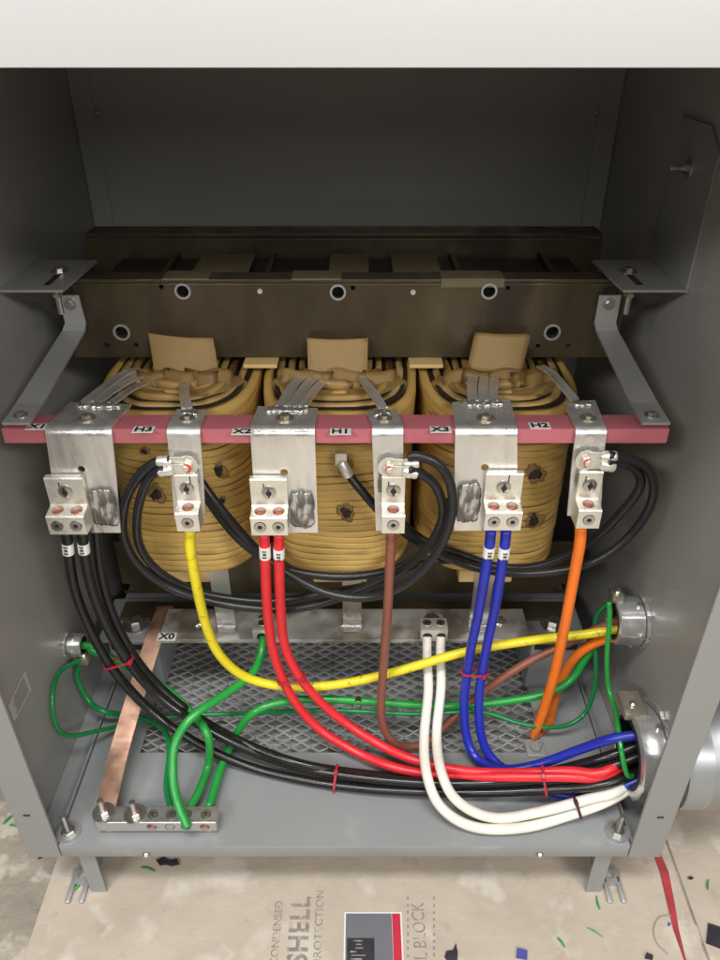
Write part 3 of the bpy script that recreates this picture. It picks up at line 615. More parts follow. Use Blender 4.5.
def terminal(name, label, back, bend, bottom, lugc, lugw, nports, seed, wide, leads):
    bp = [P(px, py, z=BZ1 + 0.0035) for px, py in back]
    fp = [P(px, py, Y=TF) for px, py in bend]; q = [P(px, py, Y=TF) for px, py in bottom]
    t = thing('terminal', (fp[0] + fp[1]) / 2, label, 'terminal', 'six terminals bolted over the board')
    zt_, rad = BZ1 + 0.0035, 0.010; prof = []
    for sd in (0, 1):
        B, Fp, Q = bp[sd], fp[sd], q[sd]; pts = [B]
        xt = Fp.x; n0 = Vector((xt, TF + rad, zt_)); 
        pts.append(B.lerp(n0, 0.5)); pts.append(n0)
        for a in (22.5, 45, 67.5, 90): pts.append(Vector((xt, TF + rad - rad * math.sin(R(a)), zt_ - rad + rad * math.cos(R(a)))))
        top = pts[-1]
        for k in (0.15, 0.33, 0.5, 0.75, 1.0): pts.append(Vector((xt + (Q.x - xt) * k, TF + 0.0015 * math.sin(k * 5), top.z + (Q.z - top.z) * k)))
        prof.append(pts)
    b = BM(); NX = 6; g = []
    for i in range(len(prof[0])): g.append([b.verts.new(prof[0][i].lerp(prof[1][i], k / NX)) for k in range(NX + 1)])
    for i in range(len(g) - 1):
        for k in range(NX): b.faces.new((g[i][k], g[i][k + 1], g[i + 1][k + 1], g[i + 1][k]))
    bmesh.ops.recalc_face_normals(b, faces=b.faces)
    bmesh.ops.solidify(b, geom=list(b.faces), thickness=0.003)
    pl = link('plate', b, 'alu' if wide else 'alu_rough', t, 35)
    mx = lambda k: (fp[0].x + fp[1].x) / 2 + k * (fp[1].x - fp[0].x)
    if wide:
        hs = wide; cuts = []
        for px, py, r in hs: w_ = P(px, py, Y=TF); cuts.append(cylcut(w_, (0, 1, 0), r, 0.012, 20))
        cutout(pl, cuts)
    # bolt through the board
    c = (bp[0] + bp[1]) / 2; bolt('bolt', Vector(((c.x + mx(0)) / 2, BF + 0.017, zt_ + 0.0003)), (0, 0, 1), 0.0055 if wide else 0.0048, pl, True, m='brasszinc')
    # weld bead
    b = BM(); w_ = abs(bp[1].x - bp[0].x); rnd = random.Random(seed)
    for k in range(9 if wide else 4):
        f = (k + 0.5) / (9 if wide else 4); xx = c.x + (f - 0.5) * w_ * (0.62 if wide else 0.35)
        patch(b, Vector((xx, c.y - 0.008 + rnd.uniform(-0.002, 0.002), zt_ + 0.0002)), (0, 0, 1), 0.0052, 0.0062, 0.0028, seed + k, 14)
    link('weld_bead', b, 'weld', pl, True)
    # leads up from the coil
    for li, (pts, w) in enumerate(leads):
        path = catmull([P(a, b_, Y=c_) if c_ > 0 else P(a, b_, z=-c_) for a, b_, c_ in pts], 8); b = BM(); vs = []
        for i, p in enumerate(path):
            tg = (path[min(i + 1, len(path) - 1)] - path[max(0, i - 1)]); sd = Vector((-tg.y, tg.x, 0)); sd = sd.normalized() if sd.length > 1e-4 else Vector((1, 0, 0))
            if sd.x < 0: sd = -sd
            vs.append([b.verts.new(p + sd * w * o_ + Vector((0, 0, 0.0015 * (o_ != 0)))) for o_ in (-0.5, 0, 0.5)])
        for a, c2 in zip(vs, vs[1:]):
            for k in range(2): b.faces.new((a[k], a[k + 1], c2[k + 1], c2[k]))
        bmesh.ops.recalc_face_normals(b, faces=b.faces); bmesh.ops.solidify(b, geom=list(b.faces), thickness=0.0022); link('lead_strip', b, 'foil', t, 40)
    L = P(lugc[0], lugc[1], Y=TF - 0.026); lug(t, (L.x, TF - 0.0008, L.z), lugw, nports, seed % 3 == 0 and (0.004, 0.004) or (-0.006, 0.0), seed)
    return t, pl
Zb = -(BZ1 + 0.006)
T = {}
T['X1'], p1 = terminal('terminal', 'wide two-wire terminal plate beside the X1 tag, feeding the left black cables', ((70, 402), (131, 404)), ((47, 442), (113, 442)), ((58, 532), (121, 532)), (69, 534), 0.041, 2, 11, [(81, 470, .0042), (106, 495, .0055), (110, 522, .0045)],
    [([(86, 402, Zb), (108, 385, .26), (130, 371, .30), (150, 372, .32)], .012), ([(97, 402, Zb), (120, 386, .26), (142, 376, .30), (158, 377, .32)], .011), ([(112, 403, Zb), (130, 390, .26), (150, 382, .30), (165, 380, .32)], .010)])
T['H3'], p2 = terminal('terminal', 'narrow terminal plate between the H3 and X2 tags, feeding the yellow cable', ((177, 409), (207, 410)), ((168, 443), (201, 443)), ((175, 519), (206, 519)), (189, 531), 0.025, 1, 12, None,
    [([(187, 408, Zb), (185, 398, .225), (184, 388, .27), (185, 377, .31)], .011)])
T['X2'], p3 = terminal('terminal', 'wide two-wire terminal plate beside the X2 tag, feeding the red cables', ((258, 406), (318, 408)), ((251, 443), (315, 443)), ((256, 532), (318, 532)), (270, 535), 0.040, 2, 13, [(284, 473, .0042), (302, 498, .005), (305, 525, .0045)],
    [([(281, 406, Zb), (290, 390, .25), (300, 378, .29), (312, 374, .32)], .011), ([(292, 406, Zb), (302, 391, .25), (312, 379, .29), (322, 376, .32)], .011), ([(303, 406, Zb), (313, 392, .25), (322, 382, .29), (331, 377, .32)], .010)])
T['H1'], p4 = terminal('terminal', 'narrow terminal plate between the H1 and X3 tags, feeding the brown cable', ((366, 411), (396, 409)), ((372, 443), (403, 443)), ((376, 530), (404, 530)), (393, 533), 0.025, 1, 14, None,
    [([(383, 408, Zb), (374, 394, .235), (366, 384, .27), (360, 375, .31)], .010)])
T['X3'], p5 = terminal('terminal', 'wide two-wire terminal plate beside the X3 tag, feeding the blue cables', ((452, 402), (510, 399)), ((455, 440), (517, 439)), ((454, 530), (518, 530)), (502, 530), 0.040, 2, 15, [(485, 468, .0042), (464, 519, .0045)],
    [([(473, 401, Zb), (472, 390, .24), (473, 380, .28), (474, 374, .31)], .011), ([(483, 401, Zb), (483, 390, .24), (484, 380, .28), (485, 374, .31)], .011), ([(493, 401, Zb), (493, 390, .24), (494, 380, .28), (496, 374, .31)], .010)])
T['H2'], p6 = terminal('terminal', 'narrow terminal plate right of the H2 tag, feeding the orange cable', ((564, 402), (595, 400)), ((575, 439), (606, 438)), ((567, 515), (600, 515)), (587, 528), 0.025, 1, 16, None,
    [([(575, 400, Zb), (562, 385, .245), (553, 374, .28), (540, 366, .31)], .010)])
for pl, px, py, a, c, sd in ((p1, 104, 508, .0145, .024, 1), (p3, 302, 510, .0135, .023, 2), (p5, 469, 503, .0125, .025, 3), (p2, 188, 482, .012, .010, 4), (p4, 389, 485, .012, .011, 5), (p6, 587, 480, .012, .010, 6)):
    q = P(px, py, Y=TF - 0.0032); b = BM(); patch(b, q, (0, -1, 0), a, c, 0.00025, sd, 72, True); link('joint_compound', b, 'compound', pl, True)

def crimp(px, py, Y, dirx, parent, dz=0.0):
    q = P(px, py, Y=Y); b = BM()
    lathe(b, [(0.0055, -0.002), (0.0062, 0), (0.0062, 0.011), (0.0050, 0.014)], q, (dirx, -0.1, dz), 18); lathe(b, [(0.0068, 0.003), (0.0068, 0.006)], q, (dirx, -0.1, dz), 18)
    box(b, (min(q.x, q.x - dirx * 0.016), q.y - 0.0015, q.z - 0.006), (max(q.x, q.x - dirx * 0.016), q.y + 0.0015, q.z + 0.006), 0.001)
    return link('crimp_lug', b, 'tin', parent, 40)
for key, pl, px, py, dx in (('H3', p2, 187, 465, -1), ('H1', p4, 389, 467, 1), ('H2', p6, 586, 460, 1)):
    q = P(px, py, Y=TF - 0.004); bo = bolt('lead_bolt', q, (0, -1, 0), 0.0068, T[key], True, 0.009, m='tin')
    b = BM(); hexhead(b, 0.0058, 0.0004, q + Vector((0.001, -0.0068, 0)), (0, -1, 0)); link('torque_mark', b, 'redpen', bo)
    crimp(px + dx * 17, py - 3, TF - 0.006, dx, T[key], 0.15); crimp(px + dx * 16, py + 4, TF - 0.010, dx, T[key], -0.25)

# ------------------------------------------------------------------ neutral bar, ground bar, copper strap
NB = thing('neutral_bar', (0, 0.255, 0.118), 'flat scuffed aluminium bar tagged X0 lying below the coils', 'bus bar')
NZ = 0.124; a0 = P(157, 643, z=NZ); a1 = P(532, 643, z=NZ)
b = BM(); box(b, (a0.x, 0.2255, NZ - 0.006), (a1.x, 0.290, NZ), 0.0012)
M['nbar'] = mat('worn_bar', (0.70, 0.69, 0.65), 0.34, 0.6, var=0.3, vscale=12, bump=0.35, bscale=45, rvar=0.18, dark=(0.30, 0.27, 0.22), dthr=0.51, dscale=11)
NBM = link('bar', b, 'nbar', NB)
q = P(167, 637, z=NZ); b = BM(); box(b, (q.x - 0.013, q.y - 0.008, NZ + 0.0003), (q.x + 0.013, q.y + 0.008, NZ + 0.0007)); l = link('name_tag', b, 'white', NB)
l.data.materials[0] = mat('tag_paper', (0.62, 0.60, 0.56), 0.5)
text('letters', 'X0', 0.016, (q.x, q.y, NZ + 0.0009), (1, 0, 0), (0, 0, 1), 'ink', l, 0.0002, 1.1, 0.0005)
for px, py, w, n in ((434, 644, 0.038, 2), (262, 644, 0.026, 1)):
    q = P(px, py, z=NZ); x = q.x; y = 0.2255
    b = BM(); box(b, (x - w / 2, y - 0.004, NZ + 0.0003), (x + w / 2, y + 0.022, NZ + 0.022), 0.0015); box(b, (x - w / 2 * .9, y + 0.0221, NZ + 0.0003), (x + w / 2 * .9, y + 0.048, NZ + 0.006), 0.001)
    lg = link('lug', b, 'tin', NB, 40)
    for k in range(n):
        xx = x - w / 2 + w / n * (k + 0.5); b = BM(); ring(b, 0.0026, 0.006, 0.001, (xx, y + 0.011, NZ + 0.022), (0, 0, 1)); s_ = link('set_screw', b, 'screw', lg)
        b = BM(); lathe(b, [(0.0028, 0), (0.0028, 0.0004)], (xx, y + 0.011, NZ + 0.022), (0, 0, 1), 6); link('hex_socket', b, 'black', s_)
        b = BM(); lathe(b, [(0.0068, 0), (0.0068, 0.0006)], (xx, y - 0.004, NZ + 0.0105), (0, -1, 0), 18); link('wire_port', b, 'black', lg)
    bolt('bolt', (x, y + 0.036, NZ + 0.0062), (0, 0, 1), 0.006, lg)
for px in (203, 347, 500):
    q = P(px, 622, z=NZ); b = BM(); patch(b, Vector((q.x, q.y, NZ + 0.0001)), (0, 0, 1), 0.012, 0.007, 0.0028, int(px)); link('weld_bead', b, 'weld', NB, True)

GB = thing('ground_bar', (-0.23, 0.02, 0), 'aluminium grounding bar with set screws at the front left of the tray', 'ground bar')
gz = 0.024; g0 = P(95, 823, z=gz); g1 = P(216, 823, z=gz); gy0 = g0.y; gy1 = P(150, 806, z=gz).y
b = BM(); box(b, (g0.x, gy0, 0.0065), (g1.x, gy1, gz), 0.001)
M['gbar'] = mat('ground_bar_aluminium', (0.62, 0.615, 0.60), 0.34, 0.85, var=0.1, vscale=30, stretch=(0.2, 1, 1), bump=0.1, bscale=200, rvar=0.1)
gb = link('bar', b, 'gbar', GB)
cuts = []; gxs = []
for px in (152, 170, 186, 205):
    x = P(px, 828, Y=gy0).x; gxs.append(x); cuts.append(cylcut(Vector((x, gy0, 0.0155)), (0, 1, 0), 0.0062, 0.03)); cuts.append(cylcut(Vector((x, (gy0 + gy1) / 2, gz)), (0, 0, 1), 0.0066, 0.0025))
cutout(gb, cuts)
for x in gxs:
    b = BM(); ring(b, 0.0025, 0.0060, 0.003, (x, (gy0 + gy1) / 2, gz - 0.0018), (0, 0, 1)); box(b, (x - 0.006, (gy0 + gy1) / 2 - 0.0008, gz - 0.0018), (x + 0.006, (gy0 + gy1) / 2 + 0.0008, gz + 0.0003)); link('set_screw', b, 'screw', gb, 40)
for x in (gxs[0], gxs[3]):
    b = BM(); lathe(b, [(0.0052, 0), (0.0052, 0.002)], (x, gy0 + 0.006, 0.0155), (0, -1, 0), 14); link('wire_end', b, 'copperend', gb)
b = BM(); lathe(b, [(0.0052, 0), (0.0052, 0.002)], (gxs[1], gy0 + 0.002, 0.0155), (0, -1, 0), 14); link('wire_end', b, 'gbar', gb)
for px in (104, 135):
    x = P(px, 815, z=gz).x; bolt('bolt', (x, (gy0 + gy1) / 2, gz + (0.0035 if px == 104 else 0.0002)), (0, 0, 1), 0.0078, gb, True, 0.026, mark=True)
for sx_ in (g0.x + 0.012, g1.x - 0.012):
    b = BM(); lathe(b, [(0.008, 0), (0.008, 0.0063)], (sx_, (gy0 + gy1) / 2, 0.0002), (0, 0, 1), 16); link('standoff', b, 'kraft', gb)

# copper strap: from the ground bar up to the core foot
pts = [P(104, 815, z=gz + 0.002), P(107, 800, z=gz + 0.004), P(118, 755, z=0.040), P(134, 700, z=0.068), P(150, 650, z=0.098), P(160, 622, z=0.114), P(165, 606, z=0.1175)]
b = BM(); vs = []; path = catmull(pts, 8)
for p in path: vs.append([b.verts.new(p + Vector((dx, 0, 0))) for dx in (-0.0125, 0, 0.0125)])
for a, c in zip(vs, vs[1:]):
    for k in range(2): b.faces.new((a[k], a[k + 1], c[k + 1], c[k]))
bmesh.ops.recalc_face_normals(b, faces=b.faces); bmesh.ops.solidify(b, geom=list(b.faces), thickness=0.0025)
prop(link('copper_strap', b, 'copper', None), 'flat copper bonding strap running from ground bar up to the core foot', 'copper strap')

# ------------------------------------------------------------------ bushings and conduit
def bushing(c, r, s, label, clampdir, nbolts=3, ln=0.030):
    c = Vector(c); d = Vector((-s, 0, 0)); t = thing('conduit_bushing', c, label, 'bushing')
    b = BM(); n = 64; rr = []
    prof = [(1.0, 0.006), (1.0, ln * 0.55), (0.96, ln * 0.7), (0.96, ln * 0.95), (0.90, ln), (0.80, ln), (0.76, ln * 0.9), (0.76, 0.0)]
    tb = BM(); rings = []
    for q, h in prof: rings.append([tb.verts.new(((r * q * (1.03 if (k % 8) < 2 and q >= 0.96 else 1)) * math.cos(2 * math.pi * k / n), (r * q * (1.03 if (k % 8) < 2 and q >= 0.96 else 1)) * math.sin(2 * math.pi * k / n), h)) for k in range(n)])
    for a, e in zip(rings, rings[1:]):
        for k in range(n): tb.faces.new((a[k], a[(k + 1) % n], e[(k + 1) % n], e[k]))
    merge(b, tb, axis_mtx(c, d)); body = link('body', b, 'cast', t, 35)
    b = BM(); tb = BM(); n = 48
    for k in range(n):
        pass
    tb.free(); rings = []; tb = BM()
    for q, h in ((0.8, 0.0005), (1.14, 0.0005), (1.14, 0.005), (0.8, 0.005)):
        rings.append([tb.verts.new((r * q * (0.93 if (k % 6) == 0 and q > 1 else 1) * math.cos(2 * math.pi * k / n), r * q * (0.93 if (k % 6) == 0 and q > 1 else 1) * math.sin(2 * math.pi * k / n), h)) for k in range(n)])
    for i in range(4):
        a, e = rings[i], rings[(i + 1) % 4]
        for k in range(n): tb.faces.new((a[k], a[(k + 1) % n], e[(k + 1) % n], e[k]))
    merge(b, tb, axis_mtx(c, d)); link('locknut', b, 'cast', t, 35)
    b = BM(); lathe(b, [(r * 0.77, 0), (r * 0.77, ln * 0.98), (r * 0.70, ln * 1.02), (r * 0.70, 0)], c, d, 40, cap=False); link('liner', b, 'black', t, 40)
    b = BM(); lathe(b, [(r * 0.7, 0.0002), (r * 0.7, 0.0004)], c, d, 32); link('conduit_mouth', b, 'black', t)
    # ground clamp
    u = Vector((0, clampdir[0], clampdir[1])).normalized(); k = c + d * ln * 0.95 + u * (r + 0.004); m_ = Matrix.Translation(k)
    w = max(0.010, r * 0.33)
    b = BM(); box(b, (-w * 0.7, -w, -0.005), (w * 0.7, w, 0.006), 0.0015, mtx=m_); cl_ = link('grounding_clamp', b, 'brasszinc', t, 40)
    b = BM(); lathe(b, [(0.005, 0), (0.005, 0.003), (0.003, 0.0045)], k + Vector((0, -w * 0.2, 0.006)), (0, 0, 1), 14); box(b, k + Vector((-0.0042, -w * 0.2 - 0.0006, 0.0106)), k + Vector((0.0042, -w * 0.2 + 0.0006, 0.0110))); link('clamp_screw', b, 'screw', cl_, 30)
    for a in (100, 175, 250):
        b = BM(); q = c + d * 0.011 + Vector((0, math.cos(R(a)), math.sin(R(a)))) * r * 1.02; lathe(b, [(0.0038, -0.004), (0.0038, 0.004)], q, Vector((0, math.cos(R(a)), math.sin(R(a)))), 10)
        link('lock_screw', b, 'screw', t, 30)
    return t
BIG = Vector((XW, 0.069, 0.088)); SM = Vector((XW, 0.188, 0.196)); LF = Vector((-XW, 0.212, 0.128))
bushing(BIG, 0.057, 1, 'large cast bushing at the lower right wall, swallowing the thick cables', (0.45, 1), ln=0.034)
bushing(SM, 0.031, 1, 'medium cast bushing higher on the right wall, taking yellow, brown and orange', (0.35, 1), ln=0.038)
bushing(LF, 0.0165, -1, 'small cast bushing on the left wall, letting in a green cable', (-0.2, -1), ln=0.024)
# conduit elbow outside
t = thing('conduit_elbow', (0.45, 0.069, GZ), 'large pale galvanised conduit elbow outside the cabinet at right', 'conduit')
pts = [Vector((0.394, 0.069, 0.088)), Vector((0.42, 0.069, 0.089)), Vector((0.455, 0.070, 0.096)), Vector((0.495, 0.074, 0.118)), Vector((0.525, 0.08, 0.155)), Vector((0.542, 0.085, 0.21)), Vector((0.545, 0.088, 0.30)), Vector((0.545, 0.09, 0.75))]
b = BM(); tube(b, catmull(pts, 10), 0.060, 40); link('pipe', b, 'conduit', t, True)
b = BM(); tube(b, [Vector((0.4, 0.069, 0.088)), Vector((0.402, 0.069, 0.088)), Vector((0.428, 0.069, 0.088)), Vector((0.43, 0.069, 0.088))], 0.066, 40); link('coupling', b, 'conduit', t, 40)
t2 = thing('conduit_elbow', (0.45, 0.2, GZ), 'smaller conduit leaving the right wall behind the large elbow', 'conduit')
b = BM(); tube(b, catmull([Vector((0.394, 0.188, 0.196)), Vector((0.44, 0.188, 0.196)), Vector((0.50, 0.188, 0.21)), Vector((0.54, 0.188, 0.26)), Vector((0.55, 0.19, 0.34)), Vector((0.55, 0.19, 0.8))], 10), 0.030, 32); link('pipe', b, 'conduit', t2, True)
b = BM(); tube(b, [Vector((0.394, 0.188, 0.196)), Vector((0.424, 0.188, 0.196))], 0.037, 32); link('coupling', b, 'conduit', t2, 40)
t3 = thing('conduit_stub', (-0.45, 0.2, GZ), 'thin conduit leaving the left wall of the cabinet', 'conduit')
b = BM(); tube(b, catmull([Vector((-0.394, 0.212, 0.128)), Vector((-0.46, 0.212, 0.128)), Vector((-0.50, 0.212, 0.15)), Vector((-0.51, 0.212, 0.25)), Vector((-0.51, 0.212, 0.8))], 8), 0.015, 24); link('pipe', b, 'conduit', t3, True)

# ------------------------------------------------------------------ cables
def pt(s):
    if len(s) == 4: return Vector(s[1:])
    a, b_, v = s
    return P(a, b_, Y=v) if not isinstance(v, tuple) else P(a, b_, z=v[0])
def Z(v): return (v,)
def cable(label, m, r, pts, group=None, marks=(), name='cable', n=16):
    path = catmull([pt(s) for s in pts], 10); WOB[0] += 7.3
    for i, p in enumerate(path):        # slight hand-bent unevenness
        e = min(1, i / 12, (len(path) - 1 - i) / 12); p += noise.noise_vector(Vector((i * 0.055 + WOB[0], 0, 0))) * 0.0022 * e
    for p in path:
        if p.z < r + 0.0008 and p.x < 0.35: p.z = r + 0.0008
    b = BM(); tube(b, path, r, n); o = prop(link(name, b, m, None, True), label, 'cable', group)
    for f in marks:
        i = f; p0, p1 = path[i], path[i + 1]; L_ = 0.017; d = (p1 - p0).normalized()
        seg = [p0 + d * (k * L_ / 4) for k in range(5)]; seg = [path[i].lerp(path[i], 0)] ; acc = 0; j = i
        seg = [path[j] for j in range(i, i + 12) if (path[j] - path[i]).length <= L_]
        if len(seg) < 2: seg = [path[i], path[i + 1]]
        bb = BM(); tube(bb, seg, r + 0.0005, 16); mk = link('wire_marker', bb, 'white', o, 40)
        mid = seg[len(seg) // 2]; dd = (seg[-1] - seg[0]).normalized(); vw = Vector((0, -0.9, 0.45)); vw = (vw - dd * vw.dot(dd)).normalized()
        text('marker_text', '2 0 2', 0.0058, mid + vw * (r + 0.0009), dd, vw, 'ink', mk, 0.0003, 0.95, 0.0002)
    return path
bx = lambda dy, dz: ('w', 0.375, 0.069 + dy, 0.088 + dz)
sx2 = lambda dy, dz: ('w', 0.375, 0.188 + dy, 0.196 + dz)
PH = {}
WOB = [0]
rk = 0.0061
PH['bk1'] = cable('left one of two marked black cables hanging from the X1 terminal', 'c_black', rk, [(66, 532, .1425), (69, 552, .142), (76, 590, .145), (90, 628, .15), (112, 668, .15), (142, 703, .14), (185, 736, .125), (240, 764, Z(.016)), (300, 780, Z(.010)), (360, 789, Z(.010)), (430, 793, Z(.014)), (500, 793, Z(.022)), (560, 789, Z(.040)), (605, 784, Z(.060)), bx(-.010, -.020)], 'black cables from X1 to the large bushing', (6,))
PH['bk2'] = cable('right one of two marked black cables hanging from the X1 terminal', 'c_black', rk, [(82, 532, .1425), (85, 552, .142), (93, 590, .145), (108, 628, .15), (130, 664, .15), (160, 697, .14), (204, 728, .125), (258, 754, Z(.026)), (310, 769, Z(.022)), (365, 778, Z(.022)), (430, 783, Z(.026)), (500, 783, Z(.035)), (560, 776, Z(.055)), (605, 768, Z(.075)), bx(-.005, .005)], 'black cables from X1 to the large bushing', (6,))
PH['bk3'] = cable('unmarked black cable running behind the two from the X1 terminal', 'c_black', rk, [(94, 505, .172), (98, 560, .167), (108, 600, .165), (124, 640, .165), (148, 676, .155), (190, 713, .14), (240, 742, .125), (300, 763, Z(.030)), (370, 775, Z(.010)), (440, 784, Z(.008)), (510, 779, Z(.024)), (565, 768, Z(.05)), (605, 757, Z(.08)), bx(.005, .012)], 'black cables from X1 to the large bushing')
PH['rd1'] = cable('left one of two red cables hanging from the X2 terminal', 'c_red', rk, [(264, 534, .1425), (265, 560, .142), (268, 610, .15), (274, 655, .155), (290, 694, .15), (318, 728, .14), (355, 752, .12), (395, 768, Z(.022)), (440, 775, Z(.024)), (500, 777, Z(.046)), (560, 777, Z(.058)), (605, 776, Z(.066)), bx(.012, -.006)], 'red cables from X2', (5,))
PH['rd2'] = cable('right one of two red cables hanging from the X2 terminal', 'c_red', rk, [(279, 534, .1425), (279, 560, .142), (281, 610, .15), (286, 650, .155), (305, 684, .15), (335, 715, .14), (372, 740, .125), (410, 759, Z(.035)), (460, 771, Z(.036)), (520, 773, Z(.050)), (570, 771, Z(.064)), (605, 772, Z(.074)), bx(.016, .0)], 'red cables from X2', (6,))
PH['bl1'] = cable('left blue cable from the X3 terminal, sweeping up into the large bushing', 'c_blue', rk, [(491, 530, .1425), (488, 560, .142), (480, 610, .15), (469, 660, .155), (464, 710, .145), (472, 752, .12), (500, 769, Z(.026)), (540, 765, Z(.04)), (580, 750, Z(.075)), (610, 739, Z(.105)), bx(.0, .034)], 'blue cables from X3', (6,))
PH['bl2'] = cable('right blue cable from the X3 terminal, ducking under the black cables', 'c_blue', rk, [(506, 530, .1425), (503, 560, .142), (495, 610, .15), (484, 660, .155), (478, 705, .145), (484, 745, .125), (504, 770, .105), (535, 788, Z(.010)), (570, 797, Z(.012)), (605, 793, Z(.04)), bx(-.02, -.022)], 'blue cables from X3', (6,))
PH['wh1'] = cable('left white cable hanging from the right lug of the neutral bar', 'c_white', 0.0064, [('w', P(427, 646, z=NZ).x, 0.222, NZ + 0.0105), (427, 656, .205), (428, 690, .158), (424, 735, .114), (427, 776, Z(.058)), (441, 808, Z(.034)), (475, 828, Z(.011)), (520, 828, Z(.009)), (565, 816, Z(.014)), (610, 800, Z(.035)), bx(-.012, -.034)], 'white neutral cables', ())
PH['wh2'] = cable('right white cable hanging from the right lug of the neutral bar', 'c_white', 0.0064, [('w', P(441, 646, z=NZ).x, 0.222, NZ + 0.0105), (440, 656, .205), (441, 690, .160), (437, 735, .118), (442, 773, Z(.062)), (458, 801, Z(.042)), (495, 818, Z(.018)), (540, 812, Z(.022)), (590, 799, Z(.04)), (615, 793, Z(.05)), bx(-.004, -.036)], 'white neutral cables', ())
PH['ye'] = cable('yellow cable from the H3 terminal, swooping across to the medium bushing', 'c_yellow', 0.0061, [(190, 530, .1425), (191, 550, .142), (196, 585, .145), (205, 622, .155), (220, 655, .16), (248, 679, .165), (290, 688, .165), (340, 684, .165), (400, 670, .17), (470, 650, .18), (540, 639, .19), (590, 634, .19), sx2(-.004, -.006)])
PH['br'] = cable('brown cable from the H1 terminal, looping low then up to the medium bushing', 'c_brown', 0.0057, [(391, 532, .1425), (390, 560, .142), (387, 620, .145), (383, 680, .145), (383, 722, .14), (396, 745, .135), (422, 745, .14), (445, 725, .16), (480, 693, .18), (525, 663, .19), (570, 642, .195), (600, 628, .195), sx2(.0, .010)])
PH['or'] = cable('orange cable from the H2 terminal, doubling back to the medium bushing', 'c_orange', 0.0065, [(581, 527, .1425), (579, 545, .142), (573, 580, .145), (563, 630, .15), (553, 680, .155), (541, 718, .155), (534, 737, .156), (538, 748, .166), (546, 740, .178), (549, 722, .186), (556, 692, .195), (572, 661, .197), (596, 643, .195), sx2(-.006, -.016)])
# greens
PH['g1'] = cable('bright green cable arching from neutral bar over the front of the ground bar', 'c_green', 0.0056, [('w', P(263, 646, z=NZ).x, 0.222, NZ + 0.0105), (261, 656, .20), (250, 676, .17), (222, 697, .135), (192, 717, .105), (175, 742, .08), (172, 775, .052), (178, 805, .024), (188, 828, .004)])
PH['g2'] = cable('green cable from the small left bushing, diving under the black cables to the ground bar', 'c_green', 0.0054, [('w', -0.375, .212, .128), ('w', -0.35, .212, .126), (92, 650, .21), (125, 664, .20), (165, 688, .17), (192, 712, .14), (209, 735, .105), (209, 765, Z(.018)), (200, 790, Z(.018)), ('w', gxs[2], gy1 + 0.002, 0.0155)])
PH['g3'] = cable('long green cable running right to left across the mesh to the ground bar end', 'c_green', 0.0054, [('w', 0.36, .21, .17), (588, 655, .20), (572, 678, .19), (545, 694, .18), (500, 702, .175), (440, 706, .17), (380, 703, .17), (325, 700, .17), (285, 701, .165), (252, 712, .15), (233, 738, Z(.022)), (220, 770, Z(.017)), ('w', gxs[3], gy1 + 0.002, 0.0155)])
PH['g4'] = cable('dark green wire from the left bushing clamp, dropping behind the ground bar', 'c_dgreen', 0.0040, [('w', -0.362, .208, .108), (76, 675, .20), (88, 700, .19), (104, 711, Z(.040)), (122, 714, Z(.020)), (146, 719, Z(.014)), (165, 731, Z(.012)), (170, 752, Z(.012)), (167, 785, Z(.012)), ('w', gxs[1] - 0.004, gy1 + 0.002, 0.0155)])
PH['g5'] = cable('thin green wire looping left of the copper strap and crossing to the right wall', 'c_dgreen', 0.0031, [('w', -0.364, .206, .108), (60, 672, .165), (53, 698, .124), (56, 725, .107), (70, 736, .114), (92, 732, Z(.040)), (115, 727, Z(.018)), (140, 721, Z(.012)), (180, 716, Z(.012)), (240, 713, Z(.014)), (310, 710, .165), (360, 711, .165), (420, 714, .165), (480, 711, .165), (520, 724, .155), (560, 727, .155), (586, 713, .165), (596, 680, .18), (595, 640, .20), (598, 612, .215), ('w', 0.362, .205, .226)])
PH['g6'] = cable('short green jumper between the clamps of the two right bushings', 'c_green', 0.0033, [(609, 602, .178), (609, 620, .172), (607, 655, .155), (609, 688, .14), (615, 708, .115), (618, 728, .085), (622, 756, .055), (628, 776, .045), ('w', 0.362, .055, .065)])
# black coil leads
def lead(label, pts): return cable(label, 'c_lead', 0.0053, pts, 'black coil leads looping in front of the coils', n=14)
lead('black coil lead leaving H3 at upper left in the widest loop', [(170, 461, .148), (156, 462, .148), (138, 475, .15), (125, 502, .16), (123, 538, .17), (141, 568, .18), (180, 592, .185), (235, 606, .18), (295, 608, .175), (350, 594, .17), (400, 571, .165), (430, 545, .16), (444, 515, .155), (437, 488, .150), (422, 474, .146), (408, 469, .142)])
lead('black coil lead leaving H3 just inside the widest loop', [(170, 469, .144), (158, 471, .144), (146, 484, .15), (136, 515, .165), (141, 550, .18), (165, 577, .19), (210, 596, .195), (270, 602, .195), (330, 592, .2), (372, 585, .205), (420, 566, .20), (450, 560, .21), (475, 566, .22)])
lead('black coil lead running from behind H3 down under the red cables', [(196, 474, .205), (212, 498, .196), (236, 528, .19), (262, 554, .185), (288, 574, .175), (328, 594, .16), (375, 597, .15), (415, 578, .142), (442, 547, .14), (453, 510, .14), (449, 478, .14), (434, 461, .143), (419, 456, .145), (408, 457, .146)])
lead('black coil lead dipping under the middle coil', [(194, 478, .213), (214, 508, .205), (238, 538, .198), (268, 560, .192), (300, 572, .19), (345, 576, .188), (390, 570, .18), (422, 552, .172), (442, 528, .166), (450, 500, .17)])
cr = lead('black coil lead from the middle coil tap, passing to the outer loop at H2', [(345, 470, .208), (356, 484, .20), (372, 503, .193), (392, 522, .19), (420, 543, .19), (455, 561, .195), (500, 572, .19), (550, 572, .175), (598, 559, .165), (636, 530, .165), (655, 497, .165), (650, 472, .16), (630, 459, .152), (608, 455, .146)])
